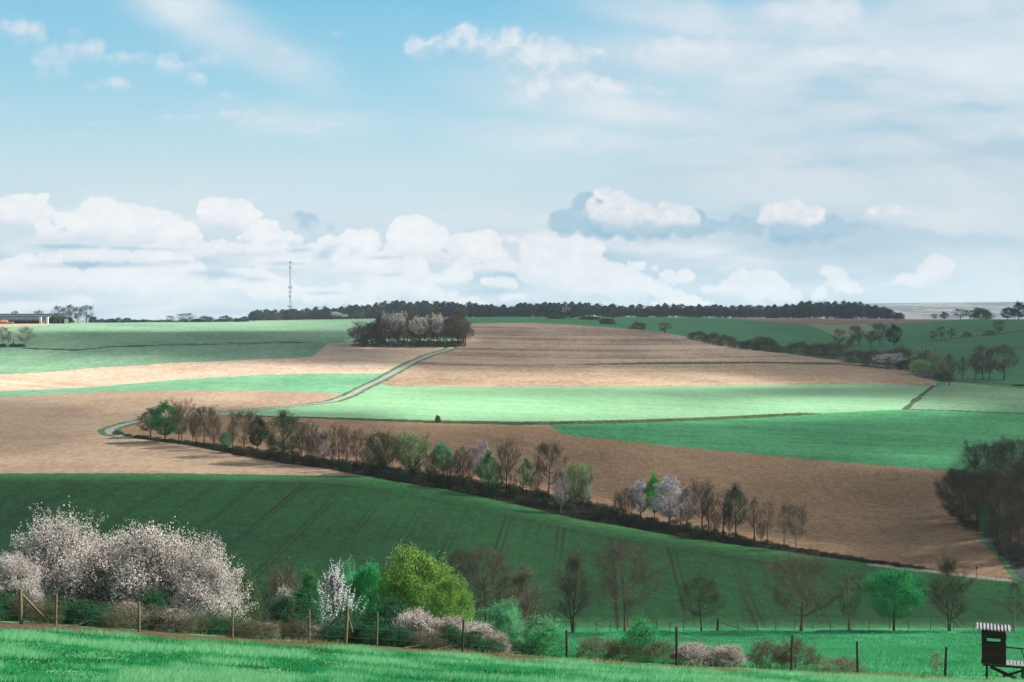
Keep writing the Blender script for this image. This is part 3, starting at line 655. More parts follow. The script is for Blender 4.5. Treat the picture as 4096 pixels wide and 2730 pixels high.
def gen_tree(seed, H_, W_, base, shape='round', n=(11, 7, 5, 7), tw=.028, twl=.55, up=.35, leaf=None, stems=1, trunk_r=None, lead=.72, spread=0.0, wob=1.0, veil=3500, fill=.5, gap=.47, spikes=None, lobe=(.66, .62)):
    """leaf = (count, size, along 0..1, droop). Returns trunk (V, F) and crown (V, [F], midx)"""
    R = np.random.default_rng(seed); r = random.Random(seed); env = ENV[shape]
    def lob(t, ph): return lobe[0]+lobe[1]*fbm(2.2*np.cos(ph)+9+seed, 2.2*np.sin(ph)+4.0*np.asarray(t)+5, seed, 2)
    tr = trunk_r or H_*.018; T0, T1, T2, P3a, P3b, tw0, tw1 = [], [], [], [], [], [], []
    for s in range(stems):
        ang = r.uniform(0, 6.28); sp = spread*W_*.5
        bx, by = (math.cos(ang)*sp*.4*r.random(), math.sin(ang)*sp*.4*r.random()) if stems > 1 else (0, 0)
        ex, ey = (math.cos(ang)*sp, math.sin(ang)*sp) if stems > 1 else (r.uniform(-.03, .03)*H_, r.uniform(-.03, .03)*H_)
        ht = lead*H_*(1 if s == 0 else r.uniform(.75, 1.0))
        k = 8; t = np.linspace(0, 1, k)
        pts = np.stack([bx+(ex-bx)*t**1.2+np.cumsum(R.normal(0, .006*H_*wob, k))*t, by+(ey-by)*t**1.2+np.cumsum(R.normal(0, .006*H_*wob, k))*t, ht*t], -1)
        rad = tr*(1 if stems == 1 else .6)*(1-t*.82)*(1+.35*np.exp(-t*18)); T0.append((pts, rad))
        n1 = max(3, int(n[0]/math.sqrt(stems)) if stems > 1 else n[0])
        for i in range(n1):
            f = (i+.5)/n1
            tz = r.uniform(max(0.05, f-.2), min(1, f+.25)); phi = i*2.4+r.uniform(-.4, .4)+s
            er = env(tz)*W_*.5*r.uniform(.78, 1.0)*float(lob(tz, phi)); z1 = H_*(base+(1-base)*tz)*(1 if f < .9 else r.uniform(.93, 1))
            end = np.array([math.cos(phi)*er, math.sin(phi)*er, z1])
            hs = min(ht*.98, max(base*H_*.75, z1-(up*H_*.42*(0.4+er/(W_*.5))+.06*H_)*(.45+.55*tz))); q = hs/ht
            st_ = np.array([np.interp(q, t, pts[:, c]) for c in range(3)]); r0 = float(np.interp(q, t, rad))*.62
            mid = (st_+end)/2+np.array([math.cos(phi), math.sin(phi), 0])*er*.18-np.array([0, 0, 1])*(.02*H_)
            u = np.linspace(0, 1, 6)[:, None]; pr = (1-u)**2*st_+2*u*(1-u)*mid+u*u*end+R.normal(0, .008*H_*wob, (6, 3))*u
            T1.append((pr, r0*(1-.8*u[:, 0])))
            L1 = np.linalg.norm(end-st_)
            for j in range(n[1]):
                a = .22+.78*(j+r.random())/n[1]; p = np.array([np.interp(a, u[:, 0], pr[:, c]) for c in range(3)])
                tg = pr[-1]-pr[-2]; tg /= np.linalg.norm(tg)+1e-9
                d = R.normal(0, 1, 3); d[2] = abs(d[2])*.6; d /= np.linalg.norm(d)
                d = tg*.55+d*.75+np.array([0, 0, up*.6]); d /= np.linalg.norm(d)
                L2 = (L1*.42*(1.25-a*.75)+.05*H_)*r.uniform(.7, 1.15)
                v = np.linspace(0, 1, 4)[:, None]; s2 = p+d*L2*v+np.array([0, 0, up*.25*L2])*v**2+R.normal(0, .02*L2, (4, 3))*v
                T2.append((s2, max(tw*1.3, r0*.3*(1.1-a))*(1-.7*v[:, 0])))
                for m in range(n[2]):
                    b = .25+.75*(m+r.random())/n[2]; p3 = np.array([np.interp(b, v[:, 0], s2[:, c]) for c in range(3)])
                    d3 = R.normal(0, 1, 3); d3 /= np.linalg.norm(d3); d3 = d*.6+d3*.75+np.array([0, 0, up*.55]); d3 /= np.linalg.norm(d3)
                    L3 = L2*.5*r.uniform(.6, 1.2)
                    P3a.append(p3); P3b.append(p3+d3*L3)
    A, B = np.array(P3a), np.array(P3b); nt = n[3]
    if nt:
        a = np.repeat(A, nt, 0); b = np.repeat(B, nt, 0); f = R.uniform(.25, 1, (len(a), 1)); q0 = a+(b-a)*f
        d = (b-a); L = np.linalg.norm(d, axis=1, keepdims=True); d = d/(L+1e-9); e = R.normal(size=d.shape); e /= np.linalg.norm(e, axis=1, keepdims=True)
        d = d*.7+e*.7; d[:, 2] += up*.6; d /= np.linalg.norm(d, axis=1, keepdims=True)
        q1 = q0+d*twl*H_/10*R.uniform(.5, 1.2, (len(a), 1))
    else: q0, q1 = A, B
    # keep everything within the crown's height and width
    tv, tf = tubes(T0, 7); v1, f1 = tubes(T1, 5); tf = np.concatenate([tf, f1+len(tv)]); tv = np.concatenate([tv, v1])
    cv, cf = tubes(T2, 3)
    r3, rf3 = ribbons(A, B, tw*.9, R); r4, rf4 = ribbons(q0, q1, tw*.6, R) if nt else (np.zeros((0, 3)), np.zeros((0, 3), int))
    V = np.concatenate([cv, r3, r4]); tri = np.concatenate([rf3+len(cv), rf4+len(cv)+len(r3)]); fs = [cf, tri]; mi = [0]*len(cf)+[1]*len(tri)
    def shell(cnt, lo_r, seed2):
        t = R.random(cnt*3)**.85; ph = R.uniform(0, 6.283, cnt*3); e = np.array([env(v) for v in t])*W_*.5*lob(t, ph); rr = (lo_r+(1-lo_r)*np.sqrt(R.random(cnt*3)))*e*(1+R.normal(0, .035, cnt*3))
        c = np.stack([np.cos(ph)*rr, np.sin(ph)*rr, H_*(base+(1-base)*t)], -1)
        g = fbm(c[:, 0]/(W_*.13)+31, c[:, 2]/(W_*.13)+c[:, 1]/(W_*.17), seed2, 3); c = c[g > gap][:cnt]
        return c
    if veil:
        c = shell(int(veil*.55), .3, seed); o = c/np.array([W_*.5, W_*.5, 1e9]); o[:, 2] = .25+up; d = o+R.normal(0, .55, c.shape); d /= np.linalg.norm(d, axis=1, keepdims=True)
        L = twl*H_/10*R.uniform(.5, 1.3, (len(c), 1)); v5, f5 = ribbons(c-d*L*.6, c+d*L*.4, tw*.55, R); fs.append(f5+len(V)); V = np.concatenate([V, v5]); mi += [1]*len(f5)
    if spikes:
        ns, sl, nb, bs = spikes; c = shell(ns, .82, seed+9); c = c[c[:, 2] > H_*.25]
        o = c/np.array([W_*.5, W_*.5, H_]); d = np.stack([o[:, 0]*.55, o[:, 1]*.55, .75+.3*o[:, 2]], -1)+R.normal(0, .2, c.shape); d /= np.linalg.norm(d, axis=1, keepdims=True)
        L = sl*R.uniform(.4, 1.25, (len(c), 1)); v6, f6 = ribbons(c-d*L*.3, c+d*L, .010, R); fs.append(f6+len(V)); V = np.concatenate([V, v6]); mi += [1]*len(f6)
        ft = np.tile(np.linspace(0, 1, nb), len(c))[:, None]; cc = np.repeat(c, nb, 0)+np.repeat(d*L, nb, 0)*ft+R.normal(0, .035, (len(c)*nb, 3))*(1.25-ft)
        lv, lf = quads(cc, bs*R.uniform(.6, 1.2, len(cc))*(1.15-.5*ft[:, 0]), R); fs.append(lf+len(V)); V = np.concatenate([V, lv]); mi += [2]*len(lf)
    if leaf:
        cnt, size, lo, jit = leaf
        if fill:
            c = shell(int(cnt*fill), .35, seed+5); lv, lf = quads(c, size*R.uniform(.55, 1.25, len(c)), R); fs.append(lf+len(V)); V = np.concatenate([V, lv]); mi += [2]*len(lf); cnt = int(cnt*(1-fill))
        k = R.integers(0, len(q0), cnt); f = R.uniform(lo, 1.05, (cnt, 1))
        c = q0[k]+(q1[k]-q0[k])*f+R.normal(0, jit, (cnt, 3))
        lv, lf = quads(c, size*R.uniform(.55, 1.25, cnt), R); fs.append(lf+len(V)); V = np.concatenate([V, lv]); mi += [2]*len(lf)
    # normalise to height 1, crown width 1
    hx = np.percentile(np.abs(V[:, :2]), 98.5)*2*1.0; hz = np.percentile(V[:, 2], 99.8)
    S = np.array([1/hx, 1/hx, 1/hz]); zmin = 0
    return dict(t=(tv*S, tf), c=(V*S, fs, np.array(mi)), H=H_, W=W_)
def leafmat(name, col, col2, trans=.3):
    def fn(t):
        oi = t.nodes.new('ShaderNodeNewGeometry'); rnd = E(oi.outputs['Random Per Island'])
        c = MIX(rnd, col, col2)
        d = t.nodes.new('ShaderNodeBsdfDiffuse'); put(d.inputs[0], c); tl = t.nodes.new('ShaderNodeBsdfTranslucent'); put(tl.inputs[0], c)
        m = t.nodes.new('ShaderNodeMixShader'); m.inputs[0].default_value = trans; t.links.new(d.outputs[0], m.inputs[1]); t.links.new(tl.outputs[0], m.inputs[2])
        return m.outputs[0]
    return material(name, fn)
def barkmat(name, a, b, s=3.0):
    def fn(t):
        P = OBJC(t); return MIX(STEP(NOISE(PERPT(P, (1, 1, .25)), s*6, 4.0, .6), .35, .65), a, b)
    return material(name, fn, .95, .05)
BK = {
 'grey': barkmat('bark_grey', (.045,.040,.030), (.10,.09,.07)), 'brown': barkmat('bark_brown', (.04,.028,.02), (.10,.07,.05)),
 'pale': barkmat('bark_pale', (.20,.19,.15), (.34,.32,.26)), 'moss': barkmat('bark_moss', (.05,.06,.035), (.13,.13,.08)), 'dark': barkmat('bark_dark', (.012,.012,.010), (.03,.028,.022)),
 'blue': barkmat('bark_far', (.02,.03,.036), (.04,.055,.06)), 'warm': barkmat('bark_warm', (.13,.095,.065), (.24,.18,.13)),  # blue bark: haze tint of distance put into the colour
}
TW = {k: leafmat('twigs_'+k, a, b, 0.0) for k, a, b in [
 ('brown', (.105,.085,.062), (.19,.155,.115)), ('grey', (.07,.065,.05), (.15,.14,.11)), ('dark', (.022,.020,.016), (.05,.045,.035)), ('olive', (.06,.06,.035), (.12,.12,.07)),
 ('pale', (.16,.14,.11), (.28,.25,.2)), ('far', (.035,.055,.065), (.065,.095,.11)), ('rose', (.105,.082,.06), (.185,.15,.11))]}  # far twigs: bluish distance haze put into their colour
LF = {k: leafmat('leaves_'+k, a, b) for k, a, b in [
 ('emerald', (.02,.28,.09), (.07,.52,.20)), ('yellow', (.13,.30,.05), (.30,.48,.12)), ('olive', (.07,.115,.05), (.13,.20,.085)), ('green', (.04,.20,.07), (.09,.33,.12)),
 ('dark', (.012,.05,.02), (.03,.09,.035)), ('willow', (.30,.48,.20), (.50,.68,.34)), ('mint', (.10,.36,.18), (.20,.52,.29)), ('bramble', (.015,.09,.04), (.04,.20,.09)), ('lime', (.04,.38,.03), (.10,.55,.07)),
 ('far', (.014,.050,.066), (.045,.105,.13)), ('farolive', (.055,.085,.05), (.11,.15,.085)), ('cream', (.26,.32,.18), (.40,.45,.28))]}  # far leaves: the blue of distant haze is in their colour
LF['blossom'] = leafmat('blossom_white', (.66,.61,.58), (.92,.87,.84), .35); LF['bluish'] = leafmat('blossom_bluish', (.56,.55,.60), (.82,.80,.84), .35); LF['pinkish'] = leafmat('blossom_pinkish', (.48,.40,.39), (.74,.64,.62), .35)
PROTO = {}; MESH = {}
def proto(key, **k): PROTO[key] = k
def get_mesh(key, bark, twig, leaf):
    if isinstance(PROTO[key], dict) and 't' not in PROTO[key]: PROTO[key] = gen_tree(**PROTO[key])
    P = PROTO[key]; mk = (key, bark, twig, leaf)
    if mk not in MESH:
        tm = mesh_np('trunk', P['t'][0], P['t'][1], [BK[bark]], None, None, True)
        cm = mesh_np('crown', P['c'][0], P['c'][1], [BK[bark], TW[twig], LF[leaf or 'green']], P['c'][2])
        MESH[mk] = (tm, cm)
    return MESH[mk]
# open bare crowns
proto('bareA', seed=1, H_=11, W_=8, base=.28, shape='round', n=(13, 8, 6, 9), tw=.024, twl=.7)
proto('bareB', seed=2, H_=11, W_=6, base=.30, shape='vase', n=(12, 7, 6, 8), tw=.024, twl=.6, up=.6, lead=.8)
proto('bareC', seed=3, H_=10, W_=5.5, base=.25, shape='oval', n=(9, 6, 5, 8), tw=.022, twl=.6, up=.7, stems=3, spread=.3, lead=.8)
proto('bareD', seed=4, H_=11, W_=9, base=.33, shape='flat', n=(14, 8, 6, 9), tw=.024, twl=.7, up=.45, lead=.6)
proto('thin', seed=5, H_=9, W_=3.2, base=.3, shape='oval', n=(10, 5, 4, 6), tw=.02, twl=.5, up=.5, lead=.9)
proto('thin2', seed=55, H_=9, W_=3.0, base=.28, shape='vase', n=(9, 5, 4, 6), tw=.02, twl=.5, up=.7, lead=.85, wob=2.0)
proto('nearA', seed=41, H_=11, W_=9, base=.30, shape='round', n=(15, 10, 7, 9), tw=.014, twl=.75, up=.4, veil=9000, lead=.65, gap=.38)
proto('nearB', seed=42, H_=11, W_=5.5, base=.24, shape='oval', n=(13, 9, 6, 9), tw=.014, twl=.7, up=.6, veil=6000, stems=2, spread=.2, lead=.8, gap=.38)
proto('nearC', seed=43, H_=11, W_=9, base=.26, shape='flat', n=(15, 10, 7, 9), tw=.014, twl=.75, up=.6, veil=7000, lead=.55, gap=.38)
proto('dense', seed=44, H_=12, W_=9, base=.12, shape='round', n=(14, 9, 7, 9), tw=.02, twl=.8, up=.35, veil=12000, gap=.35)
# leafy crowns
proto('leafA', seed=6, H_=10, W_=7, base=.20, shape='round', n=(13, 8, 6, 3), tw=.02, leaf=(14000, .11, .2, .16), gap=.54)
proto('leafB', seed=7, H_=10, W_=7, base=.25, shape='oval', n=(12, 7, 6, 6), tw=.024, leaf=(7500, .09, .3, .12), up=.45)
proto('leafC', seed=8, H_=9, W_=6, base=.16, shape='dome', n=(14, 8, 6, 3), tw=.02, leaf=(10000, .10, .1, .16), stems=2, spread=.3, up=.3)
proto('willow', seed=9, H_=9, W_=8, base=.12, shape='round', n=(16, 8, 6, 6), tw=.022, leaf=(14000, .075, .3, .10), stems=3, spread=.45, up=.9, lead=.6)
proto('blosA', seed=10, H_=9, W_=6, base=.18, shape='oval', n=(13, 8, 6, 5), tw=.022, leaf=(14000, .085, .1, .07), up=.45)
proto('blosB', seed=11, H_=8, W_=4.5, base=.22, shape='oval', n=(10, 6, 5, 6), tw=.022, leaf=(5000, .08, .1, .07), up=.5, stems=2, spread=.3)
proto('big', seed=12, H_=6, W_=6, base=.10, shape='dome', n=(17, 9, 7, 5), tw=.010, twl=.75, leaf=(34000, .055, .1, .07), stems=3, spread=.45, up=.3, fill=.55, gap=.55, veil=500, spikes=(200, .4, 12, .06))
proto('bigR', seed=62, H_=6, W_=6, base=.03, shape='round', n=(20, 9, 7, 5), tw=.010, twl=.75, leaf=(38000, .055, .1, .07), stems=4, spread=.5, up=.3, fill=.5, gap=.56, veil=500, lobe=(.42, 1.05), spikes=(260, .4, 12, .06))
proto('crisp', seed=13, H_=10, W_=9, base=.22, shape='round', n=(17, 9, 7, 4), tw=.018, leaf=(30000, .085, .1, .12), up=.2, gap=.56, fill=.6, lobe=(.42, 1.05), spikes=(260, .7, 10, .11))
# shrubs
proto('shrubT', seed=14, H_=3, W_=4, base=.03, shape='dome', n=(14, 7, 6, 6), tw=.010, twl=1.0, stems=6, spread=.7, up=.6, lead=.5, trunk_r=.04)
proto('shrubL', seed=15, H_=3, W_=4, base=.0, shape='dome', n=(14, 7, 6, 3), tw=.009, twl=1.0, stems=6, spread=.7, up=.3, lead=.45, trunk_r=.035, leaf=(9000, .045, .1, .06))
proto('shrubM', seed=16, H_=3, W_=4.5, base=.0, shape='dome', n=(14, 7, 6, 4), tw=.010, twl=1.0, stems=7, spread=.75, up=.35, lead=.4, trunk_r=.03, leaf=(3600, .035, .1, .05))
proto('spiky', seed=17, H_=3, W_=4, base=.0, shape='dome', n=(16, 8, 6, 6), tw=.009, twl=1.6, stems=8, spread=.8, up=.95, lead=.5, trunk_r=.03, leaf=(14000, .034, .0, .03), fill=.15, veil=800, spikes=(260, .55, 12, .035))
proto('spikyS', seed=18, H_=3.4, W_=2.6, base=.05, shape='cone', n=(16, 6, 5, 4), tw=.012, twl=1.3, up=.35, lead=.85, trunk_r=.06, leaf=(1500, .036, .0, .03), fill=0, veil=0, spikes=(95, .95, 22, .042))
proto('blosBig', seed=19, H_=6, W_=9, base=.12, shape='dome', n=(22, 10, 7, 6), tw=.012, twl=1.1, stems=5, spread=.65, up=.75, lead=.5, trunk_r=.12, leaf=(52000, .046, .0, .05), fill=.3, gap=.48, veil=3000)
proto('blosBig2', seed=20, H_=6, W_=8, base=.10, shape='dome', n=(22, 10, 7, 6), tw=.012, twl=1.1, stems=5, spread=.7, up=.7, lead=.5, trunk_r=.11, leaf=(46000, .046, .0, .05), fill=.3, gap=.48, veil=3000)
# coarser ones for far away
proto('farA', seed=21, H_=14, W_=10, base=.2, shape='round', n=(12, 7, 5, 6), tw=.045, twl=.8, veil=3800, up=.3)
proto('farB', seed=22, H_=14, W_=8, base=.25, shape='oval', n=(11, 7, 5, 6), tw=.045, twl=.7, up=.5, lead=.8, veil=3200)
proto('farL', seed=23, H_=14, W_=10, base=.15, shape='oval', n=(11, 6, 5, 3), tw=.05, leaf=(5200, .24, .1, .3), veil=800)
proto('farBl', seed=24, H_=12, W_=8, base=.42, shape='round', n=(11, 6, 5, 3), tw=.05, leaf=(2600, .17, .1, .2), veil=1800, gap=.5)
proto('farS', seed=25, H_=5, W_=8, base=.0, shape='dome', n=(12, 6, 5, 5), tw=.035, twl=1.0, stems=5, spread=.7, up=.4, lead=.5, trunk_r=.08, leaf=(1600, .12, .1, .15), veil=3000, gap=.3)
proto('farSL', seed=26, H_=5, W_=8, base=.0, shape='dome', n=(12, 6, 5, 3), tw=.03, twl=1.0, stems=5, spread=.7, up=.4, lead=.5, trunk_r=.08, leaf=(5200, .15, .1, .15), veil=800, gap=.34)
proto('woodA', seed=27, H_=18, W_=10, base=.18, shape='oval', n=(9, 5, 4, 4), tw=.09, twl=.8, leaf=(1300, .40, .1, .45), up=.5, trunk_r=.3, veil=300, fill=.7)
proto('woodB', seed=28, H_=18, W_=8, base=.12, shape='oval', n=(9, 5, 4, 5), tw=.10, twl=.7, leaf=(900, .36, .1, .4), up=.6, trunk_r=.3, lead=.85, veil=900, fill=.7)
proto('woodC', seed=29, H_=18, W_=9, base=.0, shape='dome', n=(9, 5, 4, 3), tw=.08, leaf=(2200, .42, .1, .5), up=.4, trunk_r=.3, veil=300, fill=.75, gap=.3)
proto('fir', seed=30, H_=18, W_=6, base=.05, shape='cone', n=(16, 5, 4, 2), tw=.08, leaf=(1500, .36, .1, .2), up=.1, lead=.97, veil=0, gap=.3)

def base_height(sx, d, sink=0.0):
    x = (sx/4-512)/F*d; return x, ground(x, d)-sink
def place(key, bark, twig, leaf, sx, top, base, w, label, cat='tree', name=None, group=None, dist=None, rz=None, parts=True, ymin=195):
    """a plant standing on the ground where (sx, base) is seen, or at the distance given"""
    d = dist if dist else cast(sx, base, ymin)
    x, z = base_height(sx, d, 0.05)
    h = (ZC-(top/4-H)/F*d)-z; h = max(h, .4); wd = w/4/F*d
    tm, cm = get_mesh(key, bark, twig, leaf)
    rz = rng.uniform(0, 6.28) if rz is None else rz
    nm = name or ('shrub' if cat in ('shrub', 'bush') else 'tree')
    if parts:
        r = empty(nm, (x, d, z), rz, (wd, wd, h))
        a = obj('stems' if nm.endswith(('shrub', 'bramble', 'bush')) else 'trunk', tm, r)
        b = obj('foliage' if nm.endswith(('shrub', 'bramble', 'bush')) else 'crown', cm, r)
    else:
        mk = ('joined', key, bark, twig, leaf)
        if mk not in MESH:
            P = PROTO[key]; V = np.concatenate([P['t'][0], P['c'][0]]); o = len(P['t'][0])
            fs = [P['t'][1]]+[f+o for f in P['c'][1]]
            # keep quads and triangles in their order for the material indices
            MESH[mk] = mesh_np(nm, V, fs, [BK[bark], TW[twig], LF[leaf or 'green']], np.concatenate([np.zeros(len(P['t'][1]), int), P['c'][2]]))
        r = obj(nm, MESH[mk], None, (x, d, z)); r.rotation_euler = (0, 0, rz); r.scale = (wd, wd, h)
    tag(r, label, cat, group)
    return r
HG = 'trees along the ditch'
def hedge_row():
    T = [
    ('leafB','grey','olive','olive',602,1633,1748,95,'half-bare olive tree, first of the ditch row beside the road bend','tree'),
    ('leafA','grey','olive','green',660,1607,1768,112,'full green leafy tree standing by the hairpin road bend','tree'),
    ('bareB','warm','rose',None,728,1592,1776,88,'pale bare tree rising just right of the full green tree by the bend','bare tree'),
    ('leafB','grey','olive','green',716,1650,1762,70,'sparse green tree in front of the pale bare one near the bend','tree'),
    ('bareC','brown','brown',None,785,1655,1783,55,'narrow brown bare tree left of the broad dark one, near the bend','bare tree'),
    ('bareA','brown','brown',None,815,1624,1787,100,'broad dark bare tree reaching up to the thin lane','bare tree'),
    ('bareC','brown','brown',None,858,1655,1798,58,'slim bare tree on the right shoulder of the broad dark bare tree','bare tree'),
    ('shrubL','grey','olive','mint',905,1724,1783,56,'small light green bush in a gap of the ditch trees','shrub'),
    ('bareA','brown','brown',None,974,1641,1824,110,'round bare tree touching the dark ivy-green one','bare tree'),
    ('leafA','dark','dark','dark',1030,1667,1807,72,'narrow dark ivy-green tree squeezed between two round crowns','tree'),
    ('leafB','grey','olive','olive',1135,1642,1850,148,'largest olive-green round crown in the left half of the ditch row','tree'),
    ('bareB','brown','brown',None,1207,1674,1855,66,'bare tree right against the large olive crown','bare tree'),
    ('bareC','brown','brown',None,1253,1692,1863,55,'thin bare tree just left of the small white blossom tree','bare tree'),
    ('blosB','grey','grey','pinkish',1290,1722,1858,56,'small white blossom tree in the left half of the ditch row','blossom tree'),
    ('bareB','brown','brown',None,1356,1693,1862,90,'forked bare tree right of the small white blossom tree','bare tree'),
    ('thin','brown','brown',None,1388,1738,1885,44,'spindly bare tree in front of two bigger bare ones','bare tree'),
    ('bareB','brown','brown',None,1426,1713,1870,66,'upright bare tree left of the brown-and-lime round crown','bare tree'),
    ('willow','brown','brown','olive',1520,1722,1898,132,'round bare-twigged willow with a thin lime top','willow'),
    ('willow','brown','olive','willow',1645,1722,1900,138,'broad pale lime willow with several stems, largest of the row','willow'),
    ('leafA','grey','olive','mint',1768,1774,1905,82,'bright mint-green round tree behind a dark bare bush','tree'),
    ('bareC','dark','brown',None,1800,1812,1956,92,'dark bare bushy tree in front of the mint-green crown','bare tree'),
    ('bareC','brown','brown',None,1850,1785,1953,80,'cluster of bare stems left of the pink-topped tree','bare tree'),
    ('blosA','grey','grey','pinkish',1925,1764,1935,80,'pinkish blossom tree with a tall spike above a green crown','blossom tree'),
    ('leafB','grey','olive','emerald',1955,1804,1982,84,'fresh green tree in front of the pinkish blossom spike','tree'),
    ('bareB','dark','brown',None,2025,1758,1992,92,'tall dark bare tree right of the fresh green crown','bare tree'),
    ('leafB','grey','olive','mint',2105,1835,1978,68,'faint grey-green tree between the two tallest dark bare trees','tree'),
    ('thin','grey','olive','green',2153,1858,1998,34,'very thin tree left of the broad dark bare tree','tree'),
    ('bareA','dark','brown',None,2194,1766,1994,120,'broadest dark bare tree at the middle of the ditch row','bare tree'),
    ('blosB','pale','grey','pinkish',2242,1868,2056,56,'white-stemmed tree with sparse blossom below the broad dark bare tree','blossom tree'),
    ('willow','grey','olive','willow',2312,1843,2032,116,'pale lime round tree standing alone before the gap in the row','willow'),
    ('blosB','pale','grey','pinkish',2340,1892,2036,56,'sparse blossom branches in the right side of the pale lime tree','blossom tree'),
    ('bareC','grey','brown',None,2509,1950,2082,74,'grey bare tree, first after the gap in the row','bare tree'),
    ('blosA','grey','grey','bluish',2562,1925,2072,76,'small bluish-white blossom tree left of the vivid green one','blossom tree'),
    ('leafA','grey','olive','lime',2618,1898,2082,64,'vivid green tree between two white blossom trees','tree'),
    ('blosA','grey','grey','bluish',2677,1910,2100,112,'large bluish-white blossom tree right of the vivid green one','blossom tree'),
    ('blosB','grey','brown','pinkish',2748,1937,2112,62,'thin tree with dull pink blossom right of the large white one','blossom tree'),
    ('bareB','brown','brown',None,2808,1912,2117,92,'tall bare tree with several crossing stems','bare tree'),
    ('bareC','brown','brown',None,2836,1955,2120,60,'shorter bare tree crossing the stems of the taller one','bare tree'),
    ('thin2','brown','brown',None,2892,1950,2147,62,'slender bare tree left of the dark olive crown','bare tree'),
    ('leafB','dark','dark','olive',2943,1936,2146,98,'dark olive crown on twin trunks','tree'),
    ('thin','brown','brown',None,3018,1988,2163,56,'thin bare tree with three fine stems right of the olive crown','bare tree'),
    ('thin2','pale','brown',None,3070,1992,2168,48,'thin bare tree with one pale trunk','bare tree'),
    ('thin','pale','brown',None,3137,2012,2182,54,'narrow bare tree with a white trunk, last but one of the row','bare tree'),
    ('bareB','pale','brown',None,3184,2010,2193,84,'round bare tree with a white trunk at the right end of the row','bare tree'),
    ]
    for k, b, t, l, sx, top, base, w, lab, cat in T:
        nm = {'bare tree': 'bare_tree', 'tree': 'leafy_tree', 'blossom tree': 'blossom_tree', 'willow': 'willow_tree', 'shrub': 'shrub'}[cat]
        place(k, b, t, l, sx, top-3, base, w*1.12, lab, cat, nm, HG)
    for i, sx in enumerate([770,930,1090,1170,1235,1330,1460,1705,1735,1880,1990,2060,2130,2265,2470,2720,2860,2915,3045]):
        bs = float(C1B(sx) if sx < 1500 else C1(sx))-rng.uniform(6, 22); hh = rng.uniform(85, 135)
        place('thin' if i % 2 else 'bareC', 'brown', ('brown', 'grey', 'olive')[i % 3], None, sx, bs-hh, bs, rng.uniform(34, 52), 'thin bare sapling filling a gap between the ditch trees', 'bare tree', 'bare_tree', 'thin saplings between the ditch trees')
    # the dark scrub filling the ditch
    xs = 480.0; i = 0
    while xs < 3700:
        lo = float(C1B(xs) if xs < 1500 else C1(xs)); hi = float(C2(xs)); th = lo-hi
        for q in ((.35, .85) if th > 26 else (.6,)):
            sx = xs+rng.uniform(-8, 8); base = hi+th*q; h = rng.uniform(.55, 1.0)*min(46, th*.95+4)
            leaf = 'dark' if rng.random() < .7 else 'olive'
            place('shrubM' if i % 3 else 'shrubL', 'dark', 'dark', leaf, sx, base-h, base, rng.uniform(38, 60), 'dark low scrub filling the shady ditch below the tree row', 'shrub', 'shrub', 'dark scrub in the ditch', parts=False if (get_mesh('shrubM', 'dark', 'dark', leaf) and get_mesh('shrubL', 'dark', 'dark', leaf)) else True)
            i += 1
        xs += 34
    for sx, top, base, w, lab in [(2415,2010,2060,60,'grey-green bush at the ditch edge in the gap of the tree row'),(1620,1880,1925,50,'pale dry weeds at the field edge below the mint-green tree')]:
        place('shrubL', 'grey', 'olive', 'olive', sx, top, base, w, lab, 'shrub', 'shrub')
hedge_row()

def valley_row():
    T = [
    ('nearA','brown','brown',None,1945,2182,2500,262,'bare spreading tree right of the yellow-green one','bare tree',None),
    ('nearA','dark','brown',None,1842,2200,2500,160,'dim bare tree half hidden behind the yellow-green crown','bare tree',215),
    ('nearB','brown','brown',None,2085,2262,2560,200,'low-branched bare tree leaning over the green hedge shrubs','bare tree',150),
    ('nearB','brown','brown',None,2292,2205,2524,148,'bare tree on twin trunks at the meadow edge','bare tree',None),
    ('nearA','warm','brown',None,2500,2160,2522,250,'biggest bare tree on a thick pale trunk at the meadow edge','bare tree',None),
    ('nearA','moss','olive',None,2806,2302,2524,168,'small round bare tree on a short pale trunk by the brace post','bare tree',None),
    ('nearC','warm','brown',None,3206,2200,2512,270,'wide vase-shaped bare tree with a thick trunk','bare tree',None),
    ('thin2','pale','olive',None,3397,2272,2508,92,'thin white-stemmed sapling left of the emerald tree','bare tree',None),
    ('crisp','dark','dark','emerald',3575,2276,2509,206,'emerald leafy tree standing alone at the meadow edge','tree',None),
    ('nearB','moss','olive',None,3797,2220,2512,150,'bare forked tree between the emerald tree and the hunting stand','bare tree',None),
    ('thin','pale','olive',None,4057,2318,2502,64,'slim pale sapling behind the hunting stand','bare tree',None),
    ('nearA','dark','brown',None,2700,2390,2524,10,'x','bare tree',None),
    ]
    for k, b, t, l, sx, top, base, w, lab, cat, dist in T[:-1]:
        d = dist or 186.0
        place(k, b, t, l, sx, top-4, base, w*1.1, lab, cat, 'leafy_tree' if cat == 'tree' else 'bare_tree', 'trees at the meadow edge', dist=d)
valley_row()

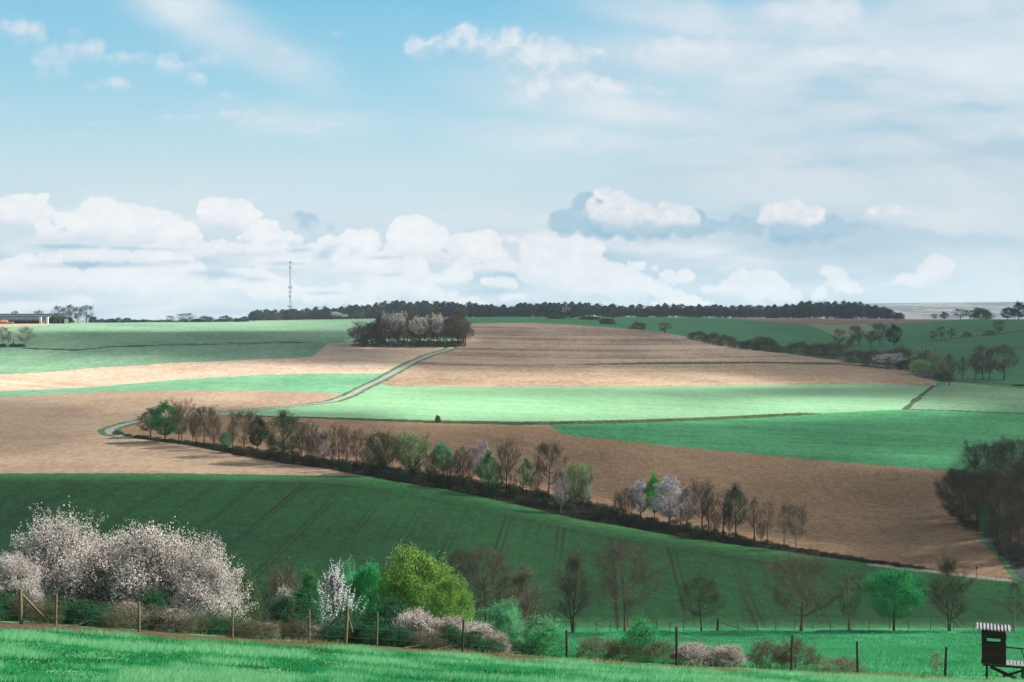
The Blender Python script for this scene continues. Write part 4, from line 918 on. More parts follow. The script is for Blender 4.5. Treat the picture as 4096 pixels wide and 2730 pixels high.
def front_hedge():
    fy = lambda sx, k: float(fence_y(sx/4))+k
    P = [   # key, bark, twig, leaf, x, top, base(unused), w, dist offset, label, category, name
    ('blosBig','brown','dark','blossom',225,2050,0,390,9,'tall blossoming blackthorn mound, second from the left edge','blossom shrub','blossom_shrub'),
    ('blosBig2','brown','dark','blossom',400,2140,0,300,10,'white blossoming blackthorn filling the dip between the tall and the wide one','blossom shrub','blossom_shrub'),
    ('blosBig2','brown','dark','blossom',580,2100,0,430,8,'wide white blossoming blackthorn in the middle of the big mound','blossom shrub','blossom_shrub'),
    ('blosBig','brown','dark','blossom',800,2150,0,320,7,'white blossoming blackthorn sloping down at the right end of the mound','blossom shrub','blossom_shrub'),
    ('blosBig2','brown','dark','blossom',40,2215,0,240,6,'lower white blossoming shrub cut by the left edge of the picture','blossom shrub','blossom_shrub'),
    ('spikyS','brown','grey','bluish',1338,2245,0,200,9,'spiky bluish-white blossoming shrub standing alone','blossom shrub','blossom_shrub'),
    ('bigR','grey','olive','yellow',1665,2190,0,290,32,'large yellow-green leafy tree with a ragged top','tree','leafy_tree'),
    ('bigR','grey','olive','yellow',1790,2300,0,190,28,'lower yellow-green crown joined to the right side of the large one','tree','leafy_tree'),
    ('bigR','grey','olive','emerald',1469,2252,0,175,36,'bright green small tree on bare dark stems left of the yellow-green one','tree','leafy_tree'),
    ('bigR','grey','olive','mint',1372,2244,0,120,42,'light green treetop behind the spiky blossoming shrub','tree','leafy_tree'),
    ('bigR','grey','olive','green',1246,2278,0,100,44,'narrow green bush between the brown bush and the spiky blossom','shrub','leafy_shrub'),
    ('shrubT','brown','brown',None,1135,2240,0,215,52,'round brown leafless bush behind the hedge','shrub','bare_shrub'),
    ('shrubL','brown','olive','olive',985,2262,0,120,48,'dull olive bush beside the right end of the blossom mound','shrub','leafy_shrub'),
    ('spiky','brown','grey','blossom',1655,2440,0,190,3.5,'low white blossoming shrub right of the third tall post','blossom shrub','blossom_shrub'),
    ('spiky','brown','grey','pinkish',1775,2465,0,190,4,'low pinkish blossoming shrub below the yellow-green tree','blossom shrub','blossom_shrub'),
    ('spiky','brown','grey','blossom',1900,2490,0,190,3.5,'low blossoming shrub behind the dark fence post','blossom shrub','blossom_shrub'),
    ('spiky','brown','grey','pinkish',1985,2530,0,120,3,'lowest blossoming shrub at the right tip of the white hedge','blossom shrub','blossom_shrub'),
    ('spiky','brown','grey','blossom',1140,2345,0,90,6,'patch of white blossom shoots in the brambles left of the spiky shrub','blossom shrub','blossom_shrub'),
    ('shrubL','grey','olive','mint',2165,2455,0,170,6,'light green sapling thicket right of the white hedge','shrub','leafy_shrub'),
    ('shrubL','grey','olive','emerald',2200,2500,0,170,4,'bright green bush left of the dark post','shrub','leafy_shrub'),
    ('bigR','grey','olive','mint',2015,2400,0,150,16,'fine-leaved green sapling in front of the spreading bare tree','shrub','leafy_shrub'),
    ('shrubL','grey','olive','emerald',2570,2465,0,160,5,'bright green bush with upright shoots before the biggest bare tree','shrub','leafy_shrub'),
    ('shrubM','brown','brown','olive',2390,2545,0,190,4,'brown twiggy bush between the two dark posts','shrub','bare_shrub'),
    ('shrubM','brown','dark','olive',2500,2560,0,160,3,'dark bramble at the foot of the bright green bush','shrub','bramble_shrub'),
    ('shrubM','brown','brown','olive',2640,2560,0,150,3.5,'brown bramble left of the tall dark post','shrub','bramble_shrub'),
    ('spiky','brown','grey','pinkish',2775,2572,0,170,3.2,'pale grey twiggy bush right of the tall dark post','shrub','bare_shrub'),
    ('spiky','brown','grey','pinkish',2900,2580,0,160,3.0,'greyish-white low bush, second right of the tall dark post','shrub','bare_shrub'),
    ('shrubT','brown','rose',None,3070,2556,0,190,5,'dark brown round bush behind the thin post','shrub','bare_shrub'),
    ('shrubT','brown','rose',None,3185,2552,0,190,4,'large brown round bush right of the thin post','shrub','bare_shrub'),
    ('shrubT','brown','brown',None,3360,2632,0,210,3,'low brown bush left of the slanting post','shrub','bare_shrub'),
    ('thin','pale','pale',None,3745,2608,0,60,2.2,'small pale sapling twig by the last fence post','sapling','sapling_tree'),
    ]
    for k, b, t, l, sx, top, base, w, off, lab, cat, nm in P:
        place(k, b, t, l, sx, top, 0, w, lab, 'shrub' if cat == 'shrub' else cat, nm, None, dist=fy(sx, off))
    # brambles and dead stalks along the wire, left half
    i = 0
    for sx in np.arange(-40, 2080, 46):
        k = fy(sx, rng.uniform(1.8, 4.5)); gr = vnoise(sx/170.0, 0.0, 77)
        green = gr > .44
        d = k; x, z = base_height(sx, d); vb = (H-F*(z-ZC)/d)*4
        topv = vb-rng.uniform(58, 118)*(1 if sx < 1900 else .6)
        key = ('shrubL', 'grey', 'dark', 'bramble') if green else ('shrubM', 'brown', 'olive' if i % 2 else 'grey', 'olive' if i % 4 else 'pinkish')
        place(*key, sx, topv, 0, rng.uniform(110, 170), 'green bramble tangle at the foot of the wire fence' if green else 'brown dead stalks and twigs behind the wire fence', 'shrub', 'bramble_shrub', 'brambles along the wire fence' if green else 'dead stalks along the wire fence', dist=d); i += 1
    for sx, topoff, w, lab in [(30,95,150,'bright green bramble by the corner post'),(620,120,170,'bright green bramble right of the third fence post'),(1190,170,230,'big green bramble heap left of the spiky blossom'),(1570,160,200,'dark green bramble heap below the bright green tree'),(1400,110,170,'dark green bramble right of the braced post')]:
        d = fy(sx, 5.0); x, z = base_height(sx, d); vb = (H-F*(z-ZC)/d)*4
        place('shrubL', 'grey', 'dark', 'bramble', sx, vb-topoff-40, 0, w, lab, 'shrub', 'bramble_shrub', None, dist=d)
front_hedge()

def right_wood():
    T = [  # the clump on the right
    ('dense','brown','grey',None,3935,1762,2090,170,'tall dark bare tree with a flat-topped crown, left front of the right-hand wood','bare tree'),
    ('dense','brown','brown',None,4065,1742,2110,180,'tall reddish bare tree at the top right corner of the wood','bare tree'),
    ('dense','brown','grey',None,3850,1870,2090,150,'bare tree leaning out over the brown field, leftmost of the wood','bare tree'),
    ('dense','brown','grey',None,3810,1900,2060,90,'low bare tree at the left fringe of the wood','bare tree'),
    ('dense','brown','brown',None,3905,1880,2110,150,'reddish-brown bare tree in the front of the wood','bare tree'),
    ('dense','brown','grey',None,3985,1880,2140,150,'dark bare tree behind the small bright green one','bare tree'),
    ('leafB','grey','olive','olive',4040,1930,2170,140,'olive-green tree in the middle of the wood','tree'),
    ('leafB','grey','olive','green',3995,2060,2190,90,'dim green tree low in the wood','tree'),
    ('leafA','grey','olive','emerald',3946,2025,2150,38,'slim bright green young tree at the front of the wood','tree'),
    ('dense','grey','brown',None,3985,2070,2200,70,'thin-stemmed bare tree right of the bright green one','bare tree'),
    ('dense','brown','brown',None,4110,1830,2200,170,'dark bare tree cut by the right edge of the picture','bare tree'),
    ('dense','brown','grey',None,4075,2010,2240,130,'bare tree above the shaded lane','bare tree'),
    ('dense','brown','grey',None,4180,1800,2190,200,'bare tree of the wood just outside the frame','bare tree'),
    ('dense','grey','brown',None,4050,2130,2250,70,'short bare tree by the shaded lane','bare tree')]
    for k, b, t, l, sx, top, base, w, lab, cat in T:
        place(k, b, t, l, sx, top, base, w*1.35, lab, cat, 'bare_tree' if cat == 'bare tree' else 'leafy_tree', 'trees of the right-hand wood')
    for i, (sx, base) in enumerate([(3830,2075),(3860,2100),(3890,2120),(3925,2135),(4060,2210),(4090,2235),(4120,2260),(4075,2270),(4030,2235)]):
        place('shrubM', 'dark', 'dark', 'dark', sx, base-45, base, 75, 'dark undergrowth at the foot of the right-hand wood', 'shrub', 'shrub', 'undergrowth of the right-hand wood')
right_wood()

def copse():
    T = [
    ('farA','grey','grey',None,1408,1310,1353,46,'small bare tree standing apart left of the copse','bare tree'),
    ('farBl','grey','grey','blossom',1452,1282,1378,84,'bluish-white blossoming tree at the left end of the copse','blossom tree'),
    ('farL','grey','olive','farolive',1520,1262,1382,80,'olive tree with a pale green top in the copse','tree'),
    ('farBl','grey','grey','blossom',1556,1247,1383,78,'first of two joined white blossom crowns on top of the copse','blossom tree'),
    ('farBl','grey','grey','blossom',1592,1245,1384,66,'second of two joined white blossom crowns on top of the copse','blossom tree'),
    ('farBl','grey','grey','blossom',1675,1262,1386,82,'roundest white blossom tree in the front of the copse','blossom tree'),
    ('farBl','grey','grey','blossom',1750,1252,1386,56,'small white blossom top near the right of the copse','blossom tree'),
    ('farB','brown','brown',None,1835,1236,1386,90,'tallest brown tree at the right end of the copse','bare tree'),
    ('farB','brown','rose',None,1862,1290,1385,70,'brown tree hanging over the ploughed field at the copse end','bare tree')]
    for k, b, t, l, sx, top, base, w, lab, cat in T:
        place(k, b, t, l, sx, top, base, w, lab, cat, {'bare tree': 'bare_tree', 'tree': 'leafy_tree'}.get(cat, 'blossom_tree'), 'trees of the copse')
    for i in range(34):
        sx = 1436+i*12.6+rng.uniform(-6, 6); back = i % 2
        place('farA' if i % 3 else 'farB', 'brown', ('brown', 'grey', 'pale')[i % 3], None, sx, rng.uniform(1262, 1300)+max(0, 1540-sx)*.35-(14 if sx > 1600 else 0), 1384-back*9, rng.uniform(52, 78), 'grey-brown bare tree packed inside the copse', 'bare tree', 'bare_tree', 'bare trees inside the copse')
    for i in range(14):
        sx = 1440+i*31+rng.uniform(-6, 6)
        place('farS', 'brown', 'brown', 'farolive', sx, 1358+rng.uniform(-6, 8), 1385, 64, 'dark undergrowth along the foot of the copse', 'shrub', 'shrub', 'undergrowth of the copse')
copse()

def far_wood():
    top = curve([(1005,1242),(1060,1236),(1100,1240),(1180,1236),(1250,1230),(1330,1226),(1400,1219),(1480,1218),(1530,1208),(1600,1203),(1700,1205),(1800,1208),(1900,1213),(1990,1220),(2048,1216),(2150,1210),(2250,1206),(2350,1211),(2420,1214),(2500,1220),(2600,1221),(2680,1216),(2760,1222),(2900,1220),(3072,1224),(3140,1216),(3200,1208),(3290,1203),(3400,1206),(3480,1214),(3540,1228),(3575,1246),(3595,1262)])
    base = curve([(1005,1283),(1200,1282),(1500,1279),(1900,1271),(2500,1269),(3000,1271),(3300,1274),(3600,1277)])
    G = 'trees of the long wood on the skyline'
    for row in range(3):
        sx = 1012.0+row*8
        while sx < 3588:
            t = float(top(sx)); b = float(base(sx))
            q = rng.random()
            if sx < 1900: key = ('woodC', 'far', 'farolive')[0] if q < .8 else 'fir'
            elif sx < 2600: key = 'woodB' if q < .5 else 'woodC'
            else: key = 'woodB' if q < .72 else 'woodC'
            if 1760 < sx < 1960 and q < .5: key = 'fir'
            leaf = 'farolive' if (sx < 1900 and rng.random() < .45) else 'far'
            d = 1690+row*28+rng.uniform(-6, 6); w = rng.uniform(34, 52)
            get_mesh(key, 'blue', 'far', leaf)
            place(key, 'blue', 'far', leaf, sx, t+rng.uniform(-6, 9)+(2-row)*2, b, w, 'dark blue-green tree in the long wood on the skyline', 'tree', 'wood_tree', G, dist=d, parts=False)
            sx += 27 if row < 2 else 34
    for k, b, t, l, sx, tp, w, lab in [('farBl','blue','grey','bluish',1345,1246,42,'pale blossom crown in front of the skyline wood, left one of two'),('farBl','blue','grey','bluish',1376,1256,34,'smaller pale blossom crown in front of the skyline wood, right one of two'),
        ('farSL','blue','far','farolive',1100,1262,44,'small round bush at the left foot of the skyline wood'),('farL','blue','far','far',1040,1240,58,'dark round tree at the left end of the skyline wood'),('farL','grey','olive','farolive',1430,1246,60,'olive tree in front of the skyline wood left of the copse')]:
        place(k, b, t, l, sx, tp, 0, w, lab, 'tree', 'leafy_tree', None, dist=1660)
far_wood()

def skyline_left():
    T = [('farA','blue','far',None,60,1242,1292,34,'bare tree just showing above the barn roof, left one','bare tree'),('farA','blue','far',None,155,1240,1292,44,'bare tree above the right half of the barn roof','bare tree'),
    ('farA','blue','far',None,236,1222,1292,56,'bare tree at the left side of the tall group beside the barn','bare tree'),('farB','blue','far',None,278,1217,1293,62,'tallest bare tree of the group beside the barn','bare tree'),('farA','blue','far',None,312,1226,1293,44,'bare tree in the middle of the group beside the barn','bare tree'),('farA','blue','far',None,345,1219,1292,66,'wide bare tree at the right end of the group beside the barn','bare tree'),
    ('farSL','grey','olive','farolive',262,1268,1292,70,'olive bush under the tall bare group beside the barn','shrub'),
    ('farSL','warm','pale','cream',250,1262,1291,30,'pale bush against the end wall of the barn','shrub'),
    ('farA','blue','far',None,681,1262,1290,36,'small bare bush on the skyline left of the round bare tree','bare tree'),('farA','blue','far',None,742,1252,1290,76,'round bare tree alone on the left skyline','bare tree'),
    ('farSL','blue','far','far',785,1274,1290,50,'dark bush right of the round bare tree on the skyline','shrub'),('farS','blue','far','far',822,1262,1290,70,'bare spreading bush on the left skyline','shrub'),
    ('farL','grey','olive','farolive',904,1261,1288,58,'olive round tree on the left skyline','tree'),('farSL','blue','far','far',948,1272,1287,28,'low dark bush right of the olive tree on the skyline','shrub'),('farL','blue','far','far',980,1265,1286,46,'blue-green tree between the olive tree and the wood','tree'),('farL','blue','far','far',1014,1245,1284,40,'first dark tree of the wood at its left end','tree')]
    for k, b, t, l, sx, top, base, w, lab, cat in T:
        d = 1120 if sx < 400 else 1260
        place(k, b, t, l, sx, top, base, w, lab, cat, {'bare tree': 'bare_tree', 'tree': 'leafy_tree'}.get(cat, 'shrub'), None, dist=d)
    for sx in np.arange(372, 1000, 17):
        h = rng.uniform(8, 24) if sx < 520 else rng.uniform(6, 13)
        place('farS' if rng.random() < .6 else 'farSL', 'blue', 'far', 'far', sx, 1289-h, 1292, rng.uniform(24, 40), 'dark low bush in the thin hedge on the left skyline', 'shrub', 'shrub', 'hedge bushes on the left skyline', dist=1230 if sx < 520 else 1300)
    # sunlit pair at the left edge
    for k, sx, top, base, w, lab in [('farA',8,1306,1380,58,'pale sunlit bare tree cut by the left edge'),('farB',36,1322,1383,22,'slim pale tree between the two sunlit ones'),('farA',103,1306,1386,64,'round pale sunlit bare tree near the left edge')]:
        place(k, 'pale', 'pale', None, sx, top, base, w, lab, 'bare tree', 'bare_tree', 'sunlit bare trees near the left edge')
    for sx, lab in [(10,'green scrub under the leftmost sunlit tree'),(54,'reddish scrub around the cut stump'),(85,'green scrub left of the round sunlit tree')]:
        place('farSL', 'grey', 'olive', 'farolive', sx, 1374, 1388, 36, lab, 'shrub', 'shrub')
    x, z = base_height(54, cast(54, 1384)); d = cast(54, 1384)
    v, f = tubes([(np.array([[0, 0, 0], [0, 0, 2.0], [.1, 0, 4.2]]), np.array([.5, .38, .3])), (np.array([[.1, 0, 4.2], [.15, 0, 4.6]]), np.array([.3, .02]))], 8)
    tag(obj('tree_stump', mesh_np('tree_stump', v, f, [BK['warm']], None, None, True), None, (x, d, z)), 'tall broken stump between the sunlit bare trees', 'stump')
skyline_left()

def right_valley():
    T = [
    ('farB','brown','brown',None,3797,1414,1520,74,'leftmost bare tree of the roadside row, next to the green shrubs','bare tree'),('farB','brown','brown',None,3851,1424,1521,44,'small narrow bare tree, second in the roadside row','bare tree'),('farA','brown','brown',None,3903,1410,1519,62,'bare tree tucked behind the left side of the large pair','bare tree'),
    ('farA','brown','brown',None,3930,1377,1521,92,'large bare tree of the roadside row, left of the last one','bare tree'),('farB','brown','brown',None,3958,1394,1519,54,'bare tree between the two largest of the roadside row','bare tree'),('farA','brown','brown',None,4017,1375,1519,108,'largest round bare tree at the right end of the roadside row','bare tree'),
    ('farA','brown','brown',None,3357,1314,1375,54,'small round bare tree alone at the left of the far group','bare tree'),('farA','brown','brown',None,3415,1299,1373,42,'bare tree, left one of the touching pair in the far group','bare tree'),('farB','brown','brown',None,3434,1300,1374,46,'bare tree, right one of the touching pair in the far group','bare tree'),('farB','brown','brown',None,3485,1321,1374,60,'low broad bare tree in the middle of the far group','bare tree'),
    ('farA','brown','brown',None,3520,1290,1374,64,'tall brown tree of the far group beside the dark one','bare tree'),('farL','dark','dark','far',3575,1295,1375,70,'dark bluish full tree at the right of the far group','tree'),
    ('farS','brown','brown','farolive',3397,1353,1375,26,'little bush left of the touching pair','shrub'),
    ('farA','brown','brown',None,3733,1322,1362,34,'small bare tree at the left end of the field bank','bare tree'),('farA','brown','brown',None,3764,1304,1357,38,'taller bare tree on the field bank','bare tree'),('farB','brown','brown',None,3807,1312,1354,38,'third bare tree on the field bank','bare tree'),('farA','brown','brown',None,3995,1280,1338,54,'round bare tree alone on the upper field bank','bare tree'),
    ('farS','grey','grey','farolive',3868,1326,1348,40,'grey bush on the field bank','shrub'),('farS','grey','grey','farolive',3960,1320,1342,50,'low grey bush left of the lone round tree on the bank','shrub'),
    ('farA','brown','brown',None,2659,1289,1334,60,'round brown tree just behind the crest of the ploughed hill','bare tree'),
    ('farL','grey','olive','farolive',2285,1232,1280,58,'olive tree on the hilltop before the wood','tree'),('farBl','grey','grey','pinkish',2272,1227,1281,46,'pale twiggy crown left of the olive hilltop tree','tree'),('farA','brown','brown',None,2450,1242,1285,36,'slim brown tree on the hilltop','bare tree'),
    ]
    for k, b, t, l, sx, top, base, w, lab, cat in T:
        dist = None
        if 2600 < sx < 2700: dist = 1010
        if 3700 < sx < 3850 and base > 1500: dist = 640
        if 3340 < sx < 3600: dist = 1000
        if 2200 < sx < 2500: dist = 1350
        place(k, b, t, l, sx, top, base, w, lab, cat, {'bare tree': 'bare_tree', 'tree': 'leafy_tree'}.get(cat, 'shrub'), None, dist=dist, ymin=590)
    S = [   # the hedge running down behind the crest
    ('farS','brown','brown','farolive',2553,1294,56,1020),('farSL','dark','dark','farolive',2225,1268,60,1330),('farSL','dark','dark','farolive',2360,1274,70,1330),('farSL','dark','dark','farolive',2430,1282,50,1200),
    ('farS','brown','brown','farolive',2790,1330,70,930),('farS','brown','rose','farolive',2850,1336,70,920),('farS','brown','rose','farolive',2905,1344,70,905),('farS','dark','brown','farolive',2960,1370,60,900),
    ('farS','dark','dark','farolive',2998,1364,64,890),('farSL','dark','brown','farolive',3060,1355,90,880),('farS','dark','brown','farolive',3115,1388,60,860),
    ('farS','grey','grey','farolive',3196,1372,96,850),('farS','dark','brown','farolive',3270,1378,90,840),('farS','brown','rose','farolive',3340,1372,100,835),('farS','dark','brown','farolive',3430,1404,90,820),
    ('farS','dark','brown','farolive',3500,1402,90,800),('farS','dark','brown','farolive',3600,1390,110,790),('farS','dark','dark','farolive',3625,1440,70,760)]
    for i, (k, b, t, l, sx, top, w, d) in enumerate(S):
        place(k, b, t, l, sx, top-9, 0, w*1.3, 'brown leafless bush in the hedge behind the crest of the ploughed hill', 'shrub', 'shrub', 'hedge behind the ploughed hill', dist=d)
    for k, b, t, l, sx, top, w, d, lab, cat in [
        ('farBl','grey','grey','bluish',3550,1412,120,748,'bluish-white blossoming bush in the hedge on the right','blossom shrub'),
        ('farSL','grey','olive','cream',3712,1392,135,725,'cream-green broad crown behind the bright green bush','shrub'),
        ('farSL','grey','olive','willow',3690,1440,96,692,'bright pale green bush in the right-hand hedge','shrub'),('farSL','grey','olive','yellow',3742,1456,64,686,'yellow-green bush right of the bright pale green one','shrub'),
        ('farS','grey','grey','pinkish',3715,1478,80,674,'greyish low bush at the end of the ploughed hill','shrub'),('farS','dark','dark','farolive',3775,1486,84,662,'dark bush at the corner of the ploughed hill','shrub'),
        ('farSL','grey','grey','farolive',4075,1536,50,640,'rounded grey-green bush by the right edge','shrub')]:
        place(k, b, t, l, sx, top, 0, w, lab, cat, 'blossom_shrub' if 'blossom ' in cat else 'shrub', None, dist=d)
    # horizon on the right
    for k, b, t, l, sx, top, w, lab in [('farSL','blue','far','far',3595,1250,46,'dark bush right after the end of the skyline wood'),('farA','blue','far',None,3738,1254,30,'tiny bare tree on the right skyline'),('farL','blue','far','farolive',3776,1246,36,'small dark round tree on the right skyline'),
        ('farA','blue','far',None,3842,1234,64,'bare see-through tree on the right skyline'),('farA','blue','far',None,3878,1240,40,'smaller bare tree beside the see-through one'),('farSL','blue','far','farolive',3928,1231,86,'dark dome-shaped tree on the right skyline'),
        ('farL','blue','far','far',4030,1228,60,'dark tree at the left of the clump by the right edge'),('farL','blue','far','far',4075,1206,70,'tall dark tree of the clump by the right edge'),('farL','blue','far','far',4130,1204,80,'dark tree of the clump, mostly outside the frame')]:
        place(k, b, t, l, sx, top, 0, w, lab, 'tree', 'leafy_tree', None, dist=1640)
    # single bush on the grass bank
    place('farSL', 'dark', 'dark', 'farolive', 1752, 1660, 1690, 24, 'tiny lone bush on the grass bank between the bright and the brown field', 'shrub', 'shrub')
right_valley()

# ------------------------------------------------------------------ turf
def build_turf():
    R = np.random.default_rng(5)
    def blades(N, y0, y1, xm, hgt, wid, filt, name, mat, label, group=None):
        u = R.uniform(-xm, xm, N); y = y0+(y1-y0)*R.random(N)**.9; x = u*y; px = 512+F*u
        k = filt(x, y, px); x, y, px = x[k], y[k], px[k]; n = len(x)
        z = zrel(x, y)+ZC-.02
        clump = np.clip((fbm(x*.42+.3*y, y*.75, 41, 4)-.5)*3.0+.5, 0, 1); h = hgt*R.uniform(.5, 1.25, n)*(.35+1.3*np.clip(clump, 0, 1)); w = wid*R.uniform(.6, 1.3, n)
        a = R.uniform(0, 6.28, n); dx, dy = np.cos(a)*w, np.sin(a)*w*.4; lx, ly = R.normal(.25, .35, n)*h, R.normal(0, .35, n)*h
        V = np.stack([np.stack([x-dx, y-dy, z], -1), np.stack([x+dx, y+dy, z], -1), np.stack([x+lx, y+ly, z+h], -1)], 1).reshape(-1, 3)
        tone = np.repeat(clump+.35*R.random(n)-.17+.5*(fbm(x*.10, y*.22, 43, 3)-.5), 3)
        me = mesh_np(name, V, np.arange(3*n).reshape(-1, 3), [mat], None, {'tone': tone})
        tag(obj(name, me), label, 'grass', None, 'stuff'); print(name, n)
    def gm(nm, lo, mid, hi):
        def fn(t):
            tn = ATTR(t, 'tone'); c = MIX(STEP(tn, .08, .34), lo, mid); c = MIX(STEP(tn, .48, 1.0), c, hi)
            d = t.nodes.new('ShaderNodeBsdfDiffuse'); put(d.inputs[0], c); tl = t.nodes.new('ShaderNodeBsdfTranslucent'); put(tl.inputs[0], c)
            m = t.nodes.new('ShaderNodeMixShader'); m.inputs[0].default_value = .35; t.links.new(d.outputs[0], m.inputs[1]); t.links.new(tl.outputs[0], m.inputs[2])
            return m.outputs[0]
        return material(nm, fn)
    blades(420000, 36.5, 66, .40, .17, .016, lambda x, y, px: y < fence_y(px)-soilw(px)-.3+.9*(fbm(x*.7, y*.7, 3, 3)-.5), 'grass', gm('turf_blades', (.03,.075,.03), (.025,.32,.115), (.25,.57,.31)), 'long bright green grass covering the near slope')
    blades(60000, 60, 72, .40, .13, .02, lambda x, y, px: (y > fence_y(px)-soilw(px)-1) & (y < fence_y(px)+3) & (fbm(x*.5, y*1.5, 9, 3) > .57), 'weeds', gm('dry_weeds', (.05,.06,.025), (.12,.14,.05), (.30,.26,.14)), 'dry weeds and grass tufts on the soil bank under the fence')
    blades(330000, 66, 186, .40, .22, .035, lambda x, y, px: (y > fence_y(px)+3) & (px > 380), 'grass', gm('meadow_blades', (.02,.13,.05), (.03,.33,.12), (.12,.46,.22)), 'short emerald grass of the meadow beyond the fence')
build_turf()

# ------------------------------------------------------------------ built things
def box(bm_, cx, cy, cz, sx, sy, sz, rot=None):
    import bmesh
    from mathutils import Matrix
    r = bmesh.ops.create_cube(bm_, size=1.0)
    m = Matrix.Translation((cx, cy, cz)) @ (rot if rot else Matrix.Identity(4)) @ Matrix.Diagonal((sx, sy, sz, 1))
    bmesh.ops.transform(bm_, matrix=m, verts=r['verts'])
def bm_obj(name, fn, mat, parent=None, loc=None, bevel=0.0):
    import bmesh
    b = bmesh.new(); fn(b); 
    if bevel: bmesh.ops.bevel(b, geom=b.edges[:], offset=bevel, segments=1, affect='EDGES')
    me = bpy.data.meshes.new(name); b.to_mesh(me); b.free(); me.materials.append(mat)
    return obj(name, me, parent, loc)
def beam(b, p, q, w, h=None):
    from mathutils import Matrix
    p, q = Vector(p), Vector(q); d = q-p; rot = d.to_track_quat('X', 'Z').to_matrix().to_4x4(); c = (p+q)/2
    box(b, c.x, c.y, c.z, d.length, w, h or w, rot)
def wood(name, a, b, s=8.0):
    def fn(t):
        P = OBJC(t); return MIX(STEP(NOISE(PERPT(P, (.6, 1, 3)), s, 5.0, .7), .3, .7), a, b)
    return material(name, fn, .9, .1)
M_POST = wood('post_wood', (.09,.08,.045), (.20,.175,.10)); M_DARKPOST = wood('weathered_post', (.03,.025,.02), (.09,.075,.055)); M_CABIN = wood('stained_boards', (.026,.019,.015), (.075,.052,.042), 14)
M_SLAT = wood('grey_slats', (.12,.135,.15), (.22,.24,.26)); M_TIN = wood('corrugated_sheet', (.10,.10,.12), (.26,.25,.29), 4); M_WIRE = material('wire', lambda t: (.12,.12,.11), .5, .4)
def post_mesh(b, h, r, lean=(0, 0)):
    import bmesh
    from mathutils import Matrix
    q = bmesh.ops.create_cone(b, segments=9, radius1=r*1.05, radius2=r*.92, depth=h+.3, cap_ends=True)
    bmesh.ops.transform(b, matrix=Matrix.Translation((lean[0]*h/2, lean[1]*h/2, h/2-.15)) @ Matrix.Shear('XY', 4, (lean[0], lean[1])), verts=q['verts'])
def near_fence():
    root = empty('wire_fence', (0, 0, 0)); tag(root, 'long post and wire fence along the soil bank in front of the hedge', 'fence')
    P = [(85,2355,.075,0),(223,2378,.05,0),(557,2408,.055,0),(930,2427,.05,0),(1237,2440,.045,0),(1382,2423,.075,0),(1507,2450,.045,0),(1850,2480,.05,1),(2268,2520,.06,1),(2707,2508,.065,1),(3163,2540,.055,1),(3431,2565,.055,1),(3779,2588,.06,1),(-160,2350,.05,0),(-420,2335,.05,0),(4250,2620,.05,1),(4560,2650,.05,1)]
    tops = []
    for sx, top, rad, dk in P:
        d = float(fence_y(sx/4)); x, z = base_height(sx, d); h = (ZC-(top/4-H)/F*d)-z
        ln = (rng.uniform(-.03, .05), 0)
        o = bm_obj('post', lambda b: post_mesh(b, h, rad*.98, ln), M_DARKPOST if dk else M_POST, root, (x, d, z)); tops.append((x, d, z, h))
    def brace(sx0, y0, sx1, y1, off=.15):
        d = float(fence_y(sx0/4))+off; a = ((sx0/4-512)/F*d, d, ZC-(y0/4-H)/F*d); c = ((sx1/4-512)/F*d, d, ZC-(y1/4-H)/F*d)
        bm_obj('brace', lambda b: beam(b, a, c, .075), M_POST, root, None, .01)
    brace(88, 2378, 190, 2485); brace(1386, 2440, 1410, 2530, .5); brace(1370, 2460, 1270, 2540, .9)
    ts = sorted(tops)
    for f in (.25, .55, .88):
        pts = []
        for (x, y, z, h), (x2, y2, z2, h2) in zip(ts[:-1], ts[1:]):
            for t in np.linspace(0, 1, 6)[:-1]: pts.append((x+(x2-x)*t, y+(y2-y)*t+.07, (z+min(h, 1.35)*f)*(1-t)+(z2+min(h2, 1.35)*f)*t-.02*math.sin(math.pi*t)))
        v, fc = tubes([(np.array(pts), np.full(len(pts), .0035))], 4); obj('wire', mesh_np('wire', v, fc, [M_WIRE]), root)
near_fence()
def far_fence():
    root = empty('meadow_fence', (0, 0, 0)); tag(root, 'small distant wire fence with thin posts at the far edge of the meadow', 'fence')
    pts = []
    for sx in [2130,2215,2300,2385,2440,2470,2560,2625,2680,2735,2870,2951,3030,3103,3176,3252,3321,3398,3476,3557,3634,3722,3815,3895,3975,4050,4130,4220]:
        d = 187.0; x, z = base_height(sx, d); h = 1.35*rng.uniform(.9, 1.1); big = sx == 2870
        bm_obj('post', lambda b: post_mesh(b, 1.55 if big else h, .16 if big else .05, (rng.uniform(-.04, .04), 0)), M_DARKPOST if big or sx < 2800 else M_POST, root, (x, d, z)); pts.append((x, d+.06, z))
        if big: bm_obj('brace', lambda b: beam(b, (x+.1, d-.1, z+1.2), (x+3.6, d-.1, z+.1), .09), M_POST, root)
    for f in (.4, .8, 1.15):
        v, fc = tubes([(np.array(pts)+[0, 0, f], np.full(len(pts), .005))], 4); obj('wire', mesh_np('wire', v, fc, [M_WIRE]), root)
far_fence()
